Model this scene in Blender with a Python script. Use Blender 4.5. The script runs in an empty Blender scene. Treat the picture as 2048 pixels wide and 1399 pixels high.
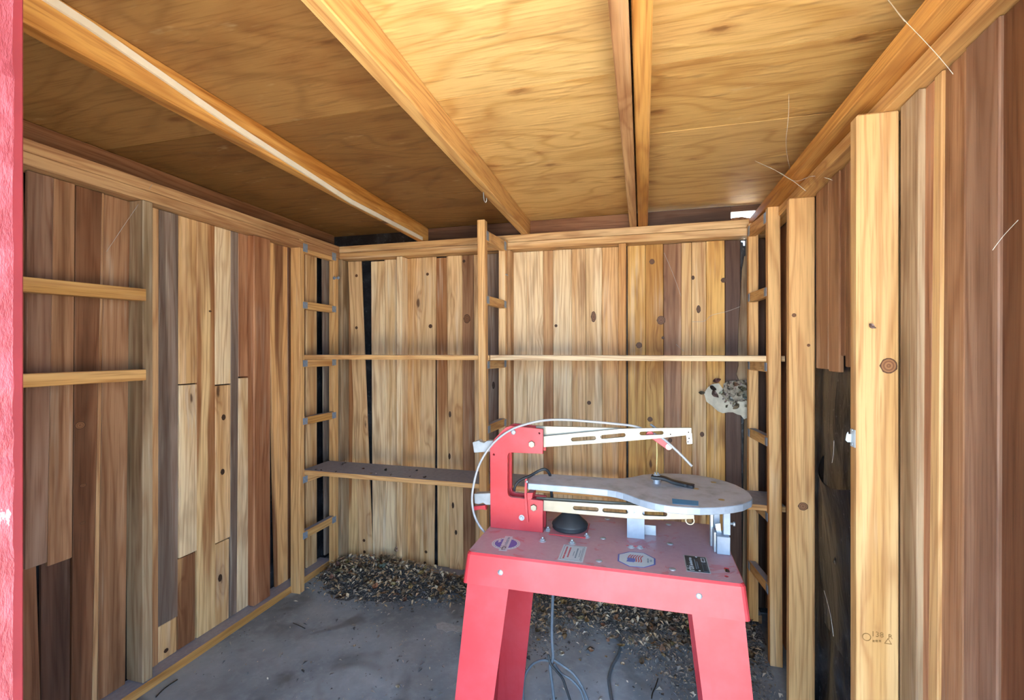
import bpy, bmesh, math, random
from mathutils import Matrix, Vector

# ------------------------------------------------------------------ camera, sky, sun, exposure
F, CX, HY = 950.0, 1024.0, 702.0            # focal length and principal column / horizon row of the 2048x1399 photograph
YAW = math.atan(261 / 950.0)
SC = bpy.context.scene
COL = SC.collection
cam_d = bpy.data.cameras.new('camera')
cam = bpy.data.objects.new('camera', cam_d)
COL.objects.link(cam)
cam_d.sensor_width = 36.0
cam_d.lens = F / 2048 * 36.0
cam_d.shift_y = (HY - 699.5) / 2048.0
cam_d.clip_start = 0.02
cam.location = (0, 0, 0)                     # the eye is the origin; the floor lies 1.30 m below
cam.rotation_euler = (math.pi / 2, 0, YAW)
SC.camera = cam

world = bpy.data.worlds.new('world')
SC.world = world
world.use_nodes = True
wn = world.node_tree.nodes
wn['Background'].inputs[0].default_value = (0.54, 0.75, 1.0, 1)
wn['Background'].inputs[1].default_value = 5.0

sun_d = bpy.data.lights.new('sun', 'SUN')
sun_d.energy = 34.0
sun_d.angle = math.radians(2)
sun_d.color = (1.0, 0.93, 0.82)
sun = bpy.data.objects.new('sun', sun_d)
COL.objects.link(sun)
sun.rotation_euler = Vector((-0.20, -0.10, -1.0)).to_track_quat('-Z', 'Y').to_euler()

por_d = bpy.data.lights.new('doorway_portal', 'AREA')   # sampling aid for the daylight through the doorway
por_d.shape = 'RECTANGLE'
por_d.size, por_d.size_y = 1.12, 1.86
por_d.cycles.is_portal = True
por = bpy.data.objects.new('doorway_portal', por_d)
COL.objects.link(por)
por.location = (-0.10, 0.33, -0.37)
por.rotation_euler = (math.pi / 2, 0, 0)

SC.view_settings.view_transform = 'Standard'
SC.view_settings.look = 'None'
SC.view_settings.gamma = 1.0
SC.view_settings.use_curve_mapping = False
SC.view_settings.exposure = 1.56
try:
    SC.cycles.max_bounces = 6
    SC.cycles.diffuse_bounces = 4
    SC.cycles.sample_clamp_indirect = 12
    SC.cycles.caustics_reflective = False
    SC.cycles.caustics_refractive = False
    SC.cycles.adaptive_threshold = 0.06
except Exception:
    pass

# ------------------------------------------------------------------ measuring: a column/row of the photograph to a point on a known plane
SN, CS = math.sin(YAW), math.cos(YAW)
def ray(px, py):
    u, v = (px - CX) / F, (HY - py) / F
    return Vector((-SN + u * CS, CS + u * SN, v))
def at_Y(px, py, Y):
    d = ray(px, py); return d * (Y / d.y)
def at_X(px, py, X):
    d = ray(px, py); return d * (X / d.x)
def at_Z(px, py, Z):
    d = ray(px, py); return d * (Z / d.z)
FLOOR = -1.30

# ------------------------------------------------------------------ colours and materials
def lin(h):
    h = h.lstrip('#')
    out = []
    for i in (0, 2, 4):
        c = int(h[i:i + 2], 16) / 255
        out.append(c / 12.92 if c <= 0.04045 else ((c + 0.055) / 1.055) ** 2.4)
    return tuple(out)
def rgba(h): return lin(h) + (1.0,)

class NT:
    """small helper round a material's node tree"""
    def __init__(s, name):
        s.m = bpy.data.materials.new(name); s.m.use_nodes = True
        s.t = s.m.node_tree; s.n = s.t.nodes; s.l = s.t.links
        s.b = s.n['Principled BSDF']
    def add(s, t, **kw):
        n = s.n.new(t)
        for k, v in kw.items(): setattr(n, k, v)
        return n
    def link(s, a, b): s.l.new(a, b)
    def put(s, node, key, val):
        if hasattr(val, 'is_linked') or isinstance(val, bpy.types.NodeSocket): s.link(val, node.inputs[key])
        else: node.inputs[key].default_value = val
    def math(s, op, a, b=0.0, clamp=False):
        n = s.add('ShaderNodeMath', operation=op, use_clamp=clamp)
        s.put(n, 0, a); s.put(n, 1, b); return n.outputs[0]
    def vmath(s, op, a, b):
        n = s.add('ShaderNodeVectorMath', operation=op)
        s.put(n, 0, a); s.put(n, 1, b); return n.outputs[0]
    def mix(s, f, a, b, blend='MIX'):
        n = s.add('ShaderNodeMix', data_type='RGBA', blend_type=blend)
        s.put(n, 0, f); s.put(n, 6, a); s.put(n, 7, b); return n.outputs[2]
    def ramp(s, v, lo, hi):
        n = s.add('ShaderNodeMapRange', interpolation_type='SMOOTHSTEP')
        s.put(n, 0, v); n.inputs[1].default_value = lo; n.inputs[2].default_value = hi; return n.outputs[0]
    def noise(s, vec, scale, detail=3.0, rough=0.55, dist=0.0):
        n = s.add('ShaderNodeTexNoise')
        s.put(n, 'Vector', vec); s.put(n, 'Scale', scale); s.put(n, 'Detail', detail)
        s.put(n, 'Roughness', rough); s.put(n, 'Distortion', dist); return n.outputs[0]
    def prop(s, name, out='Fac'):
        n = s.add('ShaderNodeAttribute', attribute_type='OBJECT', attribute_name=name)
        return n.outputs[out]
    def coord(s, which='Object'): return s.add('ShaderNodeTexCoord').outputs[which]
    def bump(s, h, strength=0.3, dist=0.004):
        n = s.add('ShaderNodeBump'); s.put(n, 'Height', h)
        n.inputs['Strength'].default_value = strength; n.inputs['Distance'].default_value = dist
        s.link(n.outputs[0], s.b.inputs['Normal'])
    def up(s):
        g = s.add('ShaderNodeNewGeometry'); sp = s.add('ShaderNodeSeparateXYZ')
        s.link(g.outputs['Normal'], sp.inputs[0]); return sp.outputs[2]
    def set(s, **kw):
        for k, v in kw.items(): s.put(s.b, k, v)
        return s.m

def plain(name, h, rough=0.6, metal=0.0, noise=0.0, scale=20.0):
    t = NT(name)
    c = rgba(h)
    if noise:
        n = t.noise(t.coord(), scale, 4)
        d = tuple(x * (1 - noise) for x in c[:3]) + (1,)
        c = t.mix(t.ramp(n, 0.35, 0.65), d, c)
    return t.set(**{'Base Color': c, 'Roughness': rough, 'Metallic': metal})

def make_wood():
    """sawn timber; grain runs along local Z; colours, knots, dust come from each board's own properties"""
    t = NT('sawn_wood')
    seed = t.prop('seed')
    off = t.add('ShaderNodeCombineXYZ')
    t.put(off, 0, t.math('MULTIPLY', seed, 7.31)); t.put(off, 1, t.math('MULTIPLY', seed, 3.17)); t.put(off, 2, t.math('MULTIPLY', seed, 11.3))
    p = t.vmath('ADD', t.coord(), off.outputs[0])
    # knots: one cell of about 0.11 x 0.38 m, most of them empty
    vk = t.vmath('MULTIPLY', p, (9.5, 0.6, 3.1))
    vor = t.add('ShaderNodeTexVoronoi'); t.put(vor, 'Vector', vk); vor.inputs['Scale'].default_value = 1.0
    vor.inputs['Randomness'].default_value = 0.9
    dk = vor.outputs['Distance']
    sp = t.add('ShaderNodeSeparateColor'); t.link(vor.outputs['Color'], sp.inputs[0])
    has = t.math('LESS_THAN', sp.outputs[0], t.prop('knot'))
    wob = t.noise(t.vmath('MULTIPLY', p, (60, 60, 20)), 1.0, 2)
    rad = t.math('ADD', dk, t.math('MULTIPLY', wob, 0.09))
    core = t.math('MULTIPLY', has, t.math('SUBTRACT', 1.0, t.ramp(rad, 0.115, 0.16)))
    halo = t.math('MULTIPLY', has, t.math('SUBTRACT', 1.0, t.ramp(rad, 0.10, 0.42)))
    # figure: bands across the width, pulled round the knots
    warp = t.noise(t.vmath('MULTIPLY', p, (9, 9, 0.9)), 1.0, 2, 0.5)
    sx = t.add('ShaderNodeSeparateXYZ'); t.link(p, sx.inputs[0])
    ph = t.math('ADD', t.math('MULTIPLY', sx.outputs[0], 62.0), t.math('MULTIPLY', sx.outputs[1], 45.0))
    ph = t.math('ADD', ph, t.math('MULTIPLY', warp, 15.0))
    ph = t.math('ADD', ph, t.math('MULTIPLY', halo, 3.0))
    band = t.math('MULTIPLY_ADD', t.math('SINE', t.math('MULTIPLY', ph, 3.0)), 0.5); band.node.inputs[2].default_value = 0.5
    fine = t.noise(t.vmath('MULTIPLY', p, (190, 190, 5.0)), 1.0, 2, 0.6)
    # heartwood / sapwood
    big = t.noise(t.vmath('MULTIPLY', p, (13, 13, 0.75)), 1.0, 2, 0.45, 0.3)
    heart = t.ramp(t.math('ADD', big, t.prop('heart')), 0.46, 0.60)
    col = t.mix(heart, t.prop('c1', 'Color'), t.prop('c2', 'Color'))
    g = t.math('MULTIPLY', t.math('POWER', band, 3.0), 0.38)
    col = t.mix(g, col, t.mix(1.0, col, rgba('b98a64'), 'MULTIPLY'))
    col = t.mix(t.math('MULTIPLY', t.ramp(fine, 0.45, 0.72), 0.42), col, t.mix(1.0, col, rgba('a98264'), 'MULTIPLY'))
    # grime blotches
    gr = t.noise(t.vmath('MULTIPLY', p, (11, 11, 2.2)), 1.0, 3, 0.6)
    col = t.mix(t.math('MULTIPLY', t.ramp(gr, 0.52, 0.74), t.prop('grime')), col, t.mix(1.0, col, rgba('8c6a52'), 'MULTIPLY'))
    # pale dusty bloom streaks
    bl = t.noise(t.vmath('MULTIPLY', p, (45, 45, 1.6)), 1.0, 2, 0.6)
    bl2 = t.noise(t.vmath('MULTIPLY', p, (6, 6, 2.0)), 1.0, 2)
    bm = t.math('MULTIPLY', t.math('MULTIPLY', t.ramp(bl, 0.5, 0.72), t.ramp(bl2, 0.48, 0.62)), t.prop('bloom'))
    col = t.mix(bm, col, rgba('e9dfca'))
    col = t.mix(t.math('MULTIPLY', halo, 0.35), col, t.mix(1.0, col, rgba('9a6a44'), 'MULTIPLY'))
    col = t.mix(t.math('MULTIPLY', core, 0.82), col, rgba('4a2c1c'))
    # cracks
    cr = t.noise(t.vmath('MULTIPLY', p, (95, 95, 1.1)), 1.0, 2, 0.5)
    crk = t.math('MULTIPLY', t.ramp(cr, 0.73, 0.76), t.prop('crack'))
    col = t.mix(crk, col, rgba('2c1c12'))
    # grey dust lying on faces that look up
    du = t.math('MULTIPLY', t.ramp(t.up(), 0.7, 0.95), t.prop('dust'))
    dn = t.noise(t.coord(), 60, 2)
    col = t.mix(du, col, t.mix(dn, rgba('8089a0'), rgba('a4acc2')))
    t.put(t.b, 'Base Color', col)
    t.put(t.b, 'Roughness', t.prop('rough'))
    t.b.inputs['Specular IOR Level'].default_value = 0.35
    t.bump(t.math('MULTIPLY', fine, 0.5), 0.4, 0.0025)
    return t.m
WOOD = make_wood()

def make_ply():
    t = NT('plywood')
    seed = t.prop('seed')
    off = t.add('ShaderNodeCombineXYZ')
    t.put(off, 0, t.math('MULTIPLY', seed, 5.1)); t.put(off, 1, t.math('MULTIPLY', seed, 2.3))
    p = t.vmath('ADD', t.coord(), off.outputs[0])
    warp = t.noise(t.vmath('MULTIPLY', p, (1.1, 3.4, 1)), 1.0, 2, 0.45, 0.5)
    sx = t.add('ShaderNodeSeparateXYZ'); t.link(p, sx.inputs[0])
    ph = t.math('ADD', t.math('MULTIPLY', sx.outputs[1], 34.0), t.math('MULTIPLY', warp, 62.0))
    band = t.math('MULTIPLY_ADD', t.math('SINE', ph), 0.5); band.node.inputs[2].default_value = 0.5
    fine = t.noise(t.vmath('MULTIPLY', p, (6, 130, 1)), 1.0, 3, 0.6)
    c1 = t.prop('c1', 'Color'); c2 = t.prop('c2', 'Color')
    col = t.mix(t.math('MULTIPLY', t.math('POWER', band, 5.0), 0.62), c1, c2)
    col = t.mix(t.math('MULTIPLY', t.ramp(fine, 0.46, 0.74), 0.45), col, t.mix(1.0, col, rgba('a8804f'), 'MULTIPLY'))
    mot = t.noise(t.vmath('MULTIPLY', p, (2.0, 4.0, 1)), 1.0, 4, 0.6)
    col = t.mix(t.math('MULTIPLY', t.ramp(mot, 0.48, 0.72), 0.5), col, t.mix(1.0, col, rgba('b88a55'), 'MULTIPLY'))
    vor = t.add('ShaderNodeTexVoronoi'); t.put(vor, 'Vector', t.vmath('MULTIPLY', p, (4.0, 9.0, 0.0))); vor.inputs['Scale'].default_value = 1.0
    spc = t.add('ShaderNodeSeparateColor'); t.link(vor.outputs['Color'], spc.inputs[0])
    wob = t.noise(t.vmath('MULTIPLY', p, (30, 60, 1)), 1.0, 2)
    rad = t.math('ADD', vor.outputs['Distance'], t.math('MULTIPLY', wob, 0.14))
    has = t.math('LESS_THAN', spc.outputs[0], 0.42)
    core = t.math('MULTIPLY', has, t.math('SUBTRACT', 1.0, t.ramp(rad, 0.11, 0.19)))
    halo = t.math('MULTIPLY', has, t.math('SUBTRACT', 1.0, t.ramp(rad, 0.12, 0.34)))
    col = t.mix(t.math('MULTIPLY', halo, 0.45), col, t.mix(1.0, col, rgba('b07a3c'), 'MULTIPLY'))
    col = t.mix(t.math('MULTIPLY', core, 0.6), col, rgba('6b431f'))
    wh = t.noise(t.vmath('MULTIPLY', p, (5, 14, 1)), 1.0, 3, 0.7)
    col = t.mix(t.math('MULTIPLY', t.ramp(wh, 0.62, 0.78), 0.35), col, rgba('efdcae'))
    t.put(t.b, 'Base Color', col)
    t.b.inputs['Roughness'].default_value = 0.62
    bl = t.noise(t.vmath('MULTIPLY', p, (7, 22, 1)), 1.0, 2, 0.5)
    h = t.math('ADD', t.math('MULTIPLY', fine, 0.25), t.math('MULTIPLY', t.ramp(bl, 0.56, 0.78), 1.1))
    h = t.math('ADD', h, t.math('MULTIPLY', halo, 0.6))
    t.bump(h, 0.4, 0.005)
    return t.m
PLY = make_ply()

def make_concrete():
    t = NT('dusty_concrete')
    p = t.coord()
    a = t.noise(p, 2.2, 5, 0.6); b = t.noise(p, 26, 5, 0.65)
    col = t.mix(t.ramp(a, 0.35, 0.68), rgba('7d8793'), rgba('a3aebb'))
    col = t.mix(t.math('MULTIPLY', t.ramp(b, 0.45, 0.8), 0.4), col, rgba('b9c4d0'))
    s = t.noise(p, 3.6, 3, 0.5, 0.6)
    col = t.mix(t.math('MULTIPLY', t.ramp(s, 0.57, 0.70), 0.55), col, rgba('55504a'))
    sp = t.noise(p, 150, 2)
    col = t.mix(t.math('MULTIPLY', t.ramp(sp, 0.68, 0.74), 0.5), col, rgba('3d3a38'))
    t.put(t.b, 'Base Color', col); t.b.inputs['Roughness'].default_value = 0.85
    t.bump(b, 0.25, 0.003)
    return t.m
CONC = make_concrete()

def make_tar():
    t = NT('tar_paper')
    p = t.coord()
    a = t.noise(p, 7, 5, 0.65, 0.5); c = t.noise(p, 70, 3)
    col = t.mix(t.ramp(a, 0.42, 0.72), rgba('17171b'), rgba('3c3d42'))
    col = t.mix(t.math('MULTIPLY', t.ramp(c, 0.62, 0.72), 0.4), col, rgba('77767a'))
    t.put(t.b, 'Base Color', col); t.b.inputs['Roughness'].default_value = 0.42
    w = t.noise(t.vmath('MULTIPLY', p, (14, 14, 4)), 1.0, 3, 0.5, 0.8)
    t.bump(w, 0.6, 0.02)
    return t.m
TAR = make_tar()

def make_red(name, base, dustamt, drip=False):
    t = NT(name)
    p = t.coord()
    n = t.noise(p, 9, 5, 0.6); f = t.noise(p, 70, 3)
    col = t.mix(t.math('MULTIPLY', t.ramp(n, 0.35, 0.7), 0.35), rgba(base), rgba('bc525b'))
    st = t.noise(t.vmath('MULTIPLY', p, (38, 38, 2.5)), 1.0, 3)
    col = t.mix(t.math('MULTIPLY', t.ramp(st, 0.58, 0.75), 0.3), col, rgba('a2242e'))
    # settled dust on faces that look up, wiped or run off in places
    sc = t.noise(p, 11, 4, 0.65, 1.2)
    wipe = t.ramp(sc, 0.57, 0.62)
    dm = t.math('MULTIPLY', t.ramp(t.up(), 0.7, 0.95), t.math('SUBTRACT', dustamt, t.math('MULTIPLY', wipe, 0.35)))
    col = t.mix(dm, col, t.mix(f, rgba('a590a0'), rgba('b8a6b4')))
    t.put(t.b, 'Base Color', col); t.b.inputs['Roughness'].default_value = 0.45
    t.bump(f, 0.1, 0.001)
    return t.m
RED = make_red('red_paint', 'b0323b', 0.80)
REDF = make_red('red_frame_paint', 'b02c34', 0.45)

def make_rough_red():
    t = NT('weathered_red_paint')
    p = t.coord()
    n = t.noise(t.vmath('MULTIPLY', p, (60, 60, 22)), 1.0, 5, 0.7)
    col = t.mix(t.ramp(n, 0.4, 0.66), rgba('70242c'), rgba('8a3b45'))
    col = t.mix(t.ramp(n, 0.70, 0.76), col, rgba('a89a9c'))
    t.put(t.b, 'Base Color', col); t.b.inputs['Roughness'].default_value = 0.6
    t.bump(n, 0.6, 0.006)
    return t.m
ROUGHRED = make_rough_red()
SMOOTHRED = plain('door_trim_red', '94303a', 0.5, 0, 0.15, 12)

def make_metal(name, h, rough, metal, nz=0.12, scale=30):
    t = NT(name)
    n = t.noise(t.coord(), scale, 4, 0.6)
    c = rgba(h)
    d = tuple(x * (1 - nz * 2) for x in c[:3]) + (1,)
    t.put(t.b, 'Base Color', t.mix(t.ramp(n, 0.3, 0.7), d, c))
    t.put(t.b, 'Roughness', rough); t.put(t.b, 'Metallic', metal)
    return t.m
ALU = make_metal('machined_aluminium', '8f8b80', 0.40, 0.6, 0.06)
STEEL = make_metal('zinc_plated_steel', 'b4bdc6', 0.35, 0.55, 0.10)
def make_cast():
    t = NT('cast_aluminium_table')
    n = t.noise(t.coord(), 14, 4, 0.6); f = t.noise(t.coord(), 60, 4, 0.7)
    col = t.mix(t.ramp(n, 0.3, 0.7), rgba('828e9e'), rgba('96a3b4'))
    col = t.mix(t.math('MULTIPLY', t.ramp(t.up(), 0.7, 0.95), t.math('MULTIPLY', t.ramp(n, 0.2, 0.6), 0.9)), col, t.mix(f, rgba('a9b6ca'), rgba('c0ccde')))   # dust film; upward faces coloured paler to offset weak light on top
    col = t.mix(t.math('MULTIPLY', t.ramp(f, 0.66, 0.76), 0.5), col, rgba('6f7884'))
    t.put(t.b, 'Base Color', col); t.put(t.b, 'Roughness', 0.5); t.put(t.b, 'Metallic', 0.15)
    return t.m
CASTALU = make_cast()
GALV = make_metal('galvanised_fastener', '93a4bb', 0.5, 0.25, 0.1, 80)
BLACKRUB = plain('black_rubber', '2a2e33', 0.55, 0, 0.3, 25)
BLACKPL = plain('black_plastic', '15171c', 0.38)
DARKHOLE = plain('dark_socket', '1a0f10', 0.8)
HOSE = plain('milky_hose', '96999f', 0.35)
CORD = plain('grey_cord', '5b6672', 0.55, 0, 0.12, 40)
WHITE = plain('white_paint', 'e4dccb', 0.6, 0, 0.08, 15)
STKW = plain('sticker_white', 'b4c2cc', 0.45)
STKB = plain('sticker_blue', '4a5aa8', 0.45)
STKBK = plain('plate_black', '23303c', 0.3, 0.2)
STKR = plain('sticker_red', 'a8404e', 0.5)
STKG = plain('sticker_grey_print', '5d7486', 0.5)
STKK = plain('sticker_black_print', '222630', 0.5)
TAPE = plain('blue_masking_tape', '3f86b8', 0.6)
INK = plain('grade_stamp_ink', '8a6638', 0.8)
BRASS = plain('brass_rim', 'b09a6a', 0.45, 0.5)
OUTSIDE = plain('outside_paving', 'b3ab9c', 0.9, 0, 0.2, 2)
SIDING = plain('outside_siding', '8c3038', 0.7, 0, 0.2, 6)
PAPERM = plain('pale_torn_paper', 'd8d2bf', 0.8, 0, 0.22, 26)
WEBM = None
def make_web():
    t = NT('cobweb_silk')
    t.set(**{'Base Color': rgba('e8e4dc'), 'Roughness': 0.6, 'Alpha': 0.45})
    return t.m
WEBM = make_web()

def make_leafm():
    t = NT('dry_leaf')
    c = t.prop('c1', 'Color'); n = t.noise(t.coord(), 90, 3)
    t.put(t.b, 'Base Color', t.mix(t.ramp(n, 0.35, 0.7), t.mix(1.0, c, rgba('8a7a6a'), 'MULTIPLY'), c))
    t.b.inputs['Roughness'].default_value = 0.75
    return t.m
LEAFM = make_leafm()
def make_litterm():
    t = NT('leaf_litter')
    a = t.add('ShaderNodeAttribute', attribute_name='tone')
    t.put(t.b, 'Base Color', a.outputs['Color']); t.b.inputs['Roughness'].default_value = 0.8
    return t.m
LITTERM = make_litterm()

# ------------------------------------------------------------------ object building
WM = {}
def place(o, M=None, parent=None):
    M = M or Matrix.Identity(4)
    COL.objects.link(o)
    WM[o.name] = M
    if parent is not None:
        o.parent = parent
        o.matrix_basis = WM[parent.name].inverted() @ M
    else:
        o.matrix_basis = M
    return o
def tag(o, label=None, cat=None, group=None, kind=None):
    if label: o['label'] = label
    if cat: o['category'] = cat
    if group: o['group'] = group
    if kind: o['kind'] = kind
    return o
def empty(name, loc=(0, 0, 0), parent=None):
    e = bpy.data.objects.new(name, None)
    e.empty_display_size = 0.05
    return place(e, Matrix.Translation(loc), parent)
def mesh_obj(name, verts, faces, mat, parent=None, M=None, smooth=False, bevel=0.0, seg=1):
    """verts are in world space; M gives the object's own frame"""
    M = M or Matrix.Identity(4)
    Mi = M.inverted()
    me = bpy.data.meshes.new(name)
    bm = bmesh.new()
    vs = [bm.verts.new(Mi @ Vector(v)) for v in verts]
    for f in faces:
        try: bm.faces.new([vs[i] for i in f])
        except ValueError: pass
    bmesh.ops.recalc_face_normals(bm, faces=bm.faces)
    if bevel:
        es = [e for e in bm.edges if len(e.link_faces) == 2 and e.calc_face_angle(0) > 0.5]
        bmesh.ops.bevel(bm, geom=es, offset=bevel, segments=seg, affect='EDGES', profile=0.6)
    if smooth:
        for f in bm.faces: f.smooth = True
    bm.to_mesh(me); bm.free()
    me.materials.append(mat)
    o = bpy.data.objects.new(name, me)
    return place(o, M, parent)

WOODS = {   # two tones, heart shift, knots, grime, bloom, crack, roughness
    'pine':   ('e4c293', 'd2a874', -0.02, 0.16, 0.55, 0.30, 0.0, 0.62),
    'pale':   ('eed7b0', 'dfbf90', -0.03, 0.12, 0.45, 0.60, 0.0, 0.62),
    'yellow': ('dfb36a', 'bd8b45', 0.0, 0.32, 0.6, 0.30, 0.0, 0.60),
    'tan':    ('cca477', 'b48860', 0.0, 0.16, 0.40, 0.15, 0.0, 0.60),
    'brown':  ('ab8261', '8e6749', 0.0, 0.22, 0.45, 0.25, 0.0, 0.55),
    'redbr':  ('c08d68', '9c6a4a', 0.0, 0.25, 0.40, 0.15, 0.0, 0.55),
    'purple': ('9a7a66', '846452', 0.0, 0.14, 0.35, 0.06, 0.0, 0.42),
    'umber':  ('8a6146', '6e4a34', 0.0, 0.14, 0.40, 0.0, 0.0, 0.45),
    'dark':   ('5e4336', '473127', 0.0, 0.10, 0.40, 0.10, 0.2, 0.5),
    'black':  ('33261f', '261b16', 0.0, 0.05, 0.40, 0.10, 0.2, 0.6),
    'grey':   ('988679', '76665c', 0.0, 0.10, 0.40, 0.35, 0.5, 0.6),
    'weath':  ('b09a7c', '8a7458', 0.0, 0.06, 0.55, 0.30, 0.9, 0.65),
    'stud':   ('e2b67c', 'cf9a5c', -0.06, 0.10, 0.25, 0.15, 0.0, 0.58),
    'fresh':  ('d8b27c', 'c69a60', -0.08, 0.10, 0.15, 0.20, 0.0, 0.55),
    'honey':  ('d9ad70', 'c49455', -0.04, 0.12, 0.30, 0.05, 0.0, 0.55),
    'rafter': ('d8a35c', 'b97f3c', 0.0, 0.10, 0.35, 0.10, 0.1, 0.55),
    'split':  ('e0b47c', '8a5f40', 0.02, 0.15, 0.30, 0.25, 0.0, 0.58),
    'streak': ('e6c692', 'a8764c', -0.02, 0.20, 0.30, 0.35, 0.2, 0.6),
}
_seed = [0]
def woody(o, key, dust=0.0, knot=None, seed=None):
    c1, c2, heart, kn, gr, bl, cr, ro = WOODS[key]
    _seed[0] += 1
    rnd = random.Random(_seed[0] * 13 + 5)
    j = rnd.uniform(0.93, 1.06)
    o['c1'] = [min(1, x * j) for x in lin(c1)]
    o['c2'] = [min(1, x * j) for x in lin(c2)]
    o['heart'] = heart + rnd.uniform(-0.05, 0.05)
    o['knot'] = kn if knot is None else knot
    o['grime'] = gr; o['bloom'] = bl; o['crack'] = cr; o['rough'] = ro; o['dust'] = dust
    o['seed'] = float(_seed[0] % 97) if seed is None else seed
    return o

def frame(o, ex, ey, ez):
    M = Matrix.Identity(4)
    for i, e in enumerate((ex, ey, ez)):
        e = Vector(e)
        for r in range(3): M[r][i] = e[r]
    M.translation = Vector(o)
    return M
BOXF = [(0, 1, 2, 3), (7, 6, 5, 4), (0, 4, 5, 1), (1, 5, 6, 2), (2, 6, 7, 3), (3, 7, 4, 0)]
def quad_board(name, parent, bl, br, tr, tl, depth, key, bevel=0.0022, **kw):
    """a board standing up: front face bl br tr tl, going back by the vector depth"""
    bl, br, tr, tl, depth = map(Vector, (bl, br, tr, tl, depth))
    ez = ((tl + tr) - (bl + br)).normalized()
    ey = (depth - ez * depth.dot(ez)).normalized()
    ex = ey.cross(ez)
    M = frame((bl + br) / 2, ex, ey, ez)
    vs = [bl, br, tr, tl] + [v + depth for v in (bl, br, tr, tl)]
    o = mesh_obj(name, vs, BOXF, WOOD, parent, M, bevel=bevel)
    return woody(o, key, **kw)
def beam(name, parent, x0, x1, y0, y1, z0, z1, axis, key, bevel=0.002, mat=None, **kw):
    """an axis-aligned timber whose grain runs along axis"""
    c = Vector(((x0 + x1) / 2, (y0 + y1) / 2, (z0 + z1) / 2))
    X, Y, Z = Vector((1, 0, 0)), Vector((0, 1, 0)), Vector((0, 0, 1))
    if axis == 'Z': M = frame((c.x, c.y, z0), X, Y, Z)
    elif axis == 'X': M = frame((x0, c.y, c.z), Y, Z, X)
    else: M = frame((c.x, y0, c.z), Z, X, Y)
    vs = [(x0, y0, z0), (x1, y0, z0), (x1, y0, z1), (x0, y0, z1), (x0, y1, z0), (x1, y1, z0), (x1, y1, z1), (x0, y1, z1)]
    o = mesh_obj(name, vs, BOXF, mat or WOOD, parent, M, bevel=bevel)
    return woody(o, key, **kw) if mat is None else o
def box(name, parent, x0, x1, y0, y1, z0, z1, mat, bevel=0.0, seg=1):
    vs = [(x0, y0, z0), (x1, y0, z0), (x1, y0, z1), (x0, y0, z1), (x0, y1, z0), (x1, y1, z0), (x1, y1, z1), (x0, y1, z1)]
    return mesh_obj(name, vs, BOXF, mat, parent, Matrix.Translation(((x0 + x1) / 2, (y0 + y1) / 2, z0)), bevel=bevel, seg=seg)
def prism(name, parent, pts, depth, mat, bevel=0.0, seg=1, smooth=False):
    """a flat outline (world points) pushed back by the vector depth"""
    pts = [Vector(p) for p in pts]; depth = Vector(depth); n = len(pts)
    c = sum(pts, Vector()) / n
    fs = [tuple(range(n)), tuple(range(2 * n - 1, n - 1, -1))] + [(i, i + n, (i + 1) % n + n, (i + 1) % n) for i in range(n)]
    return mesh_obj(name, pts + [p + depth for p in pts], fs, mat, parent, Matrix.Translation(c), bevel=bevel, seg=seg, smooth=smooth)
def holed(name, parent, loops, M, thick, mat, bevel=0.0):
    """a plate with holes: loops are 2-D outlines in the local XY plane of M, thickness along local Z from 0 to thick"""
    cu = bpy.data.curves.new(name, 'CURVE'); cu.dimensions = '2D'; cu.fill_mode = 'BOTH'
    cu.extrude = thick / 2 - bevel; cu.bevel_depth = bevel; cu.offset = -bevel if bevel else 0.0
    for lp in loops:
        s = cu.splines.new('POLY'); s.points.add(len(lp) - 1); s.use_cyclic_u = True
        for p, q in zip(s.points, lp): p.co = (q[0], q[1], 0, 1)
    t = bpy.data.objects.new(name + '_tmp', cu); COL.objects.link(t)
    dg = bpy.context.evaluated_depsgraph_get()
    me = bpy.data.meshes.new_from_object(t.evaluated_get(dg))
    bpy.data.objects.remove(t); bpy.data.curves.remove(cu)
    me.transform(Matrix.Translation((0, 0, thick / 2)))
    me.materials.clear(); me.materials.append(mat)
    me.name = name
    return place(bpy.data.objects.new(name, me), M, parent)
def writing(name, parent, text, M, size, mat, thick=0.0002, align='LEFT'):
    cu = bpy.data.curves.new(name, 'FONT'); cu.body = text; cu.size = size; cu.extrude = thick; cu.align_x = align
    cu.resolution_u = 2
    t = bpy.data.objects.new(name + '_tmp', cu); COL.objects.link(t)
    dg = bpy.context.evaluated_depsgraph_get()
    me = bpy.data.meshes.new_from_object(t.evaluated_get(dg))
    bpy.data.objects.remove(t); bpy.data.curves.remove(cu)
    me.materials.clear(); me.materials.append(mat); me.name = name
    return place(bpy.data.objects.new(name, me), M, parent)
def smooth_path(pts, n=8):
    pts = [Vector(p) for p in pts]; out = []
    for i in range(len(pts) - 1):
        p0, p1, p2, p3 = pts[max(i - 1, 0)], pts[i], pts[i + 1], pts[min(i + 2, len(pts) - 1)]
        for k in range(n):
            t = k / n
            out.append(0.5 * ((2 * p1) + (p2 - p0) * t + (2 * p0 - 5 * p1 + 4 * p2 - p3) * t * t + (3 * p1 - p0 - 3 * p2 + p3) * t ** 3))
    return out + [pts[-1]]
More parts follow.
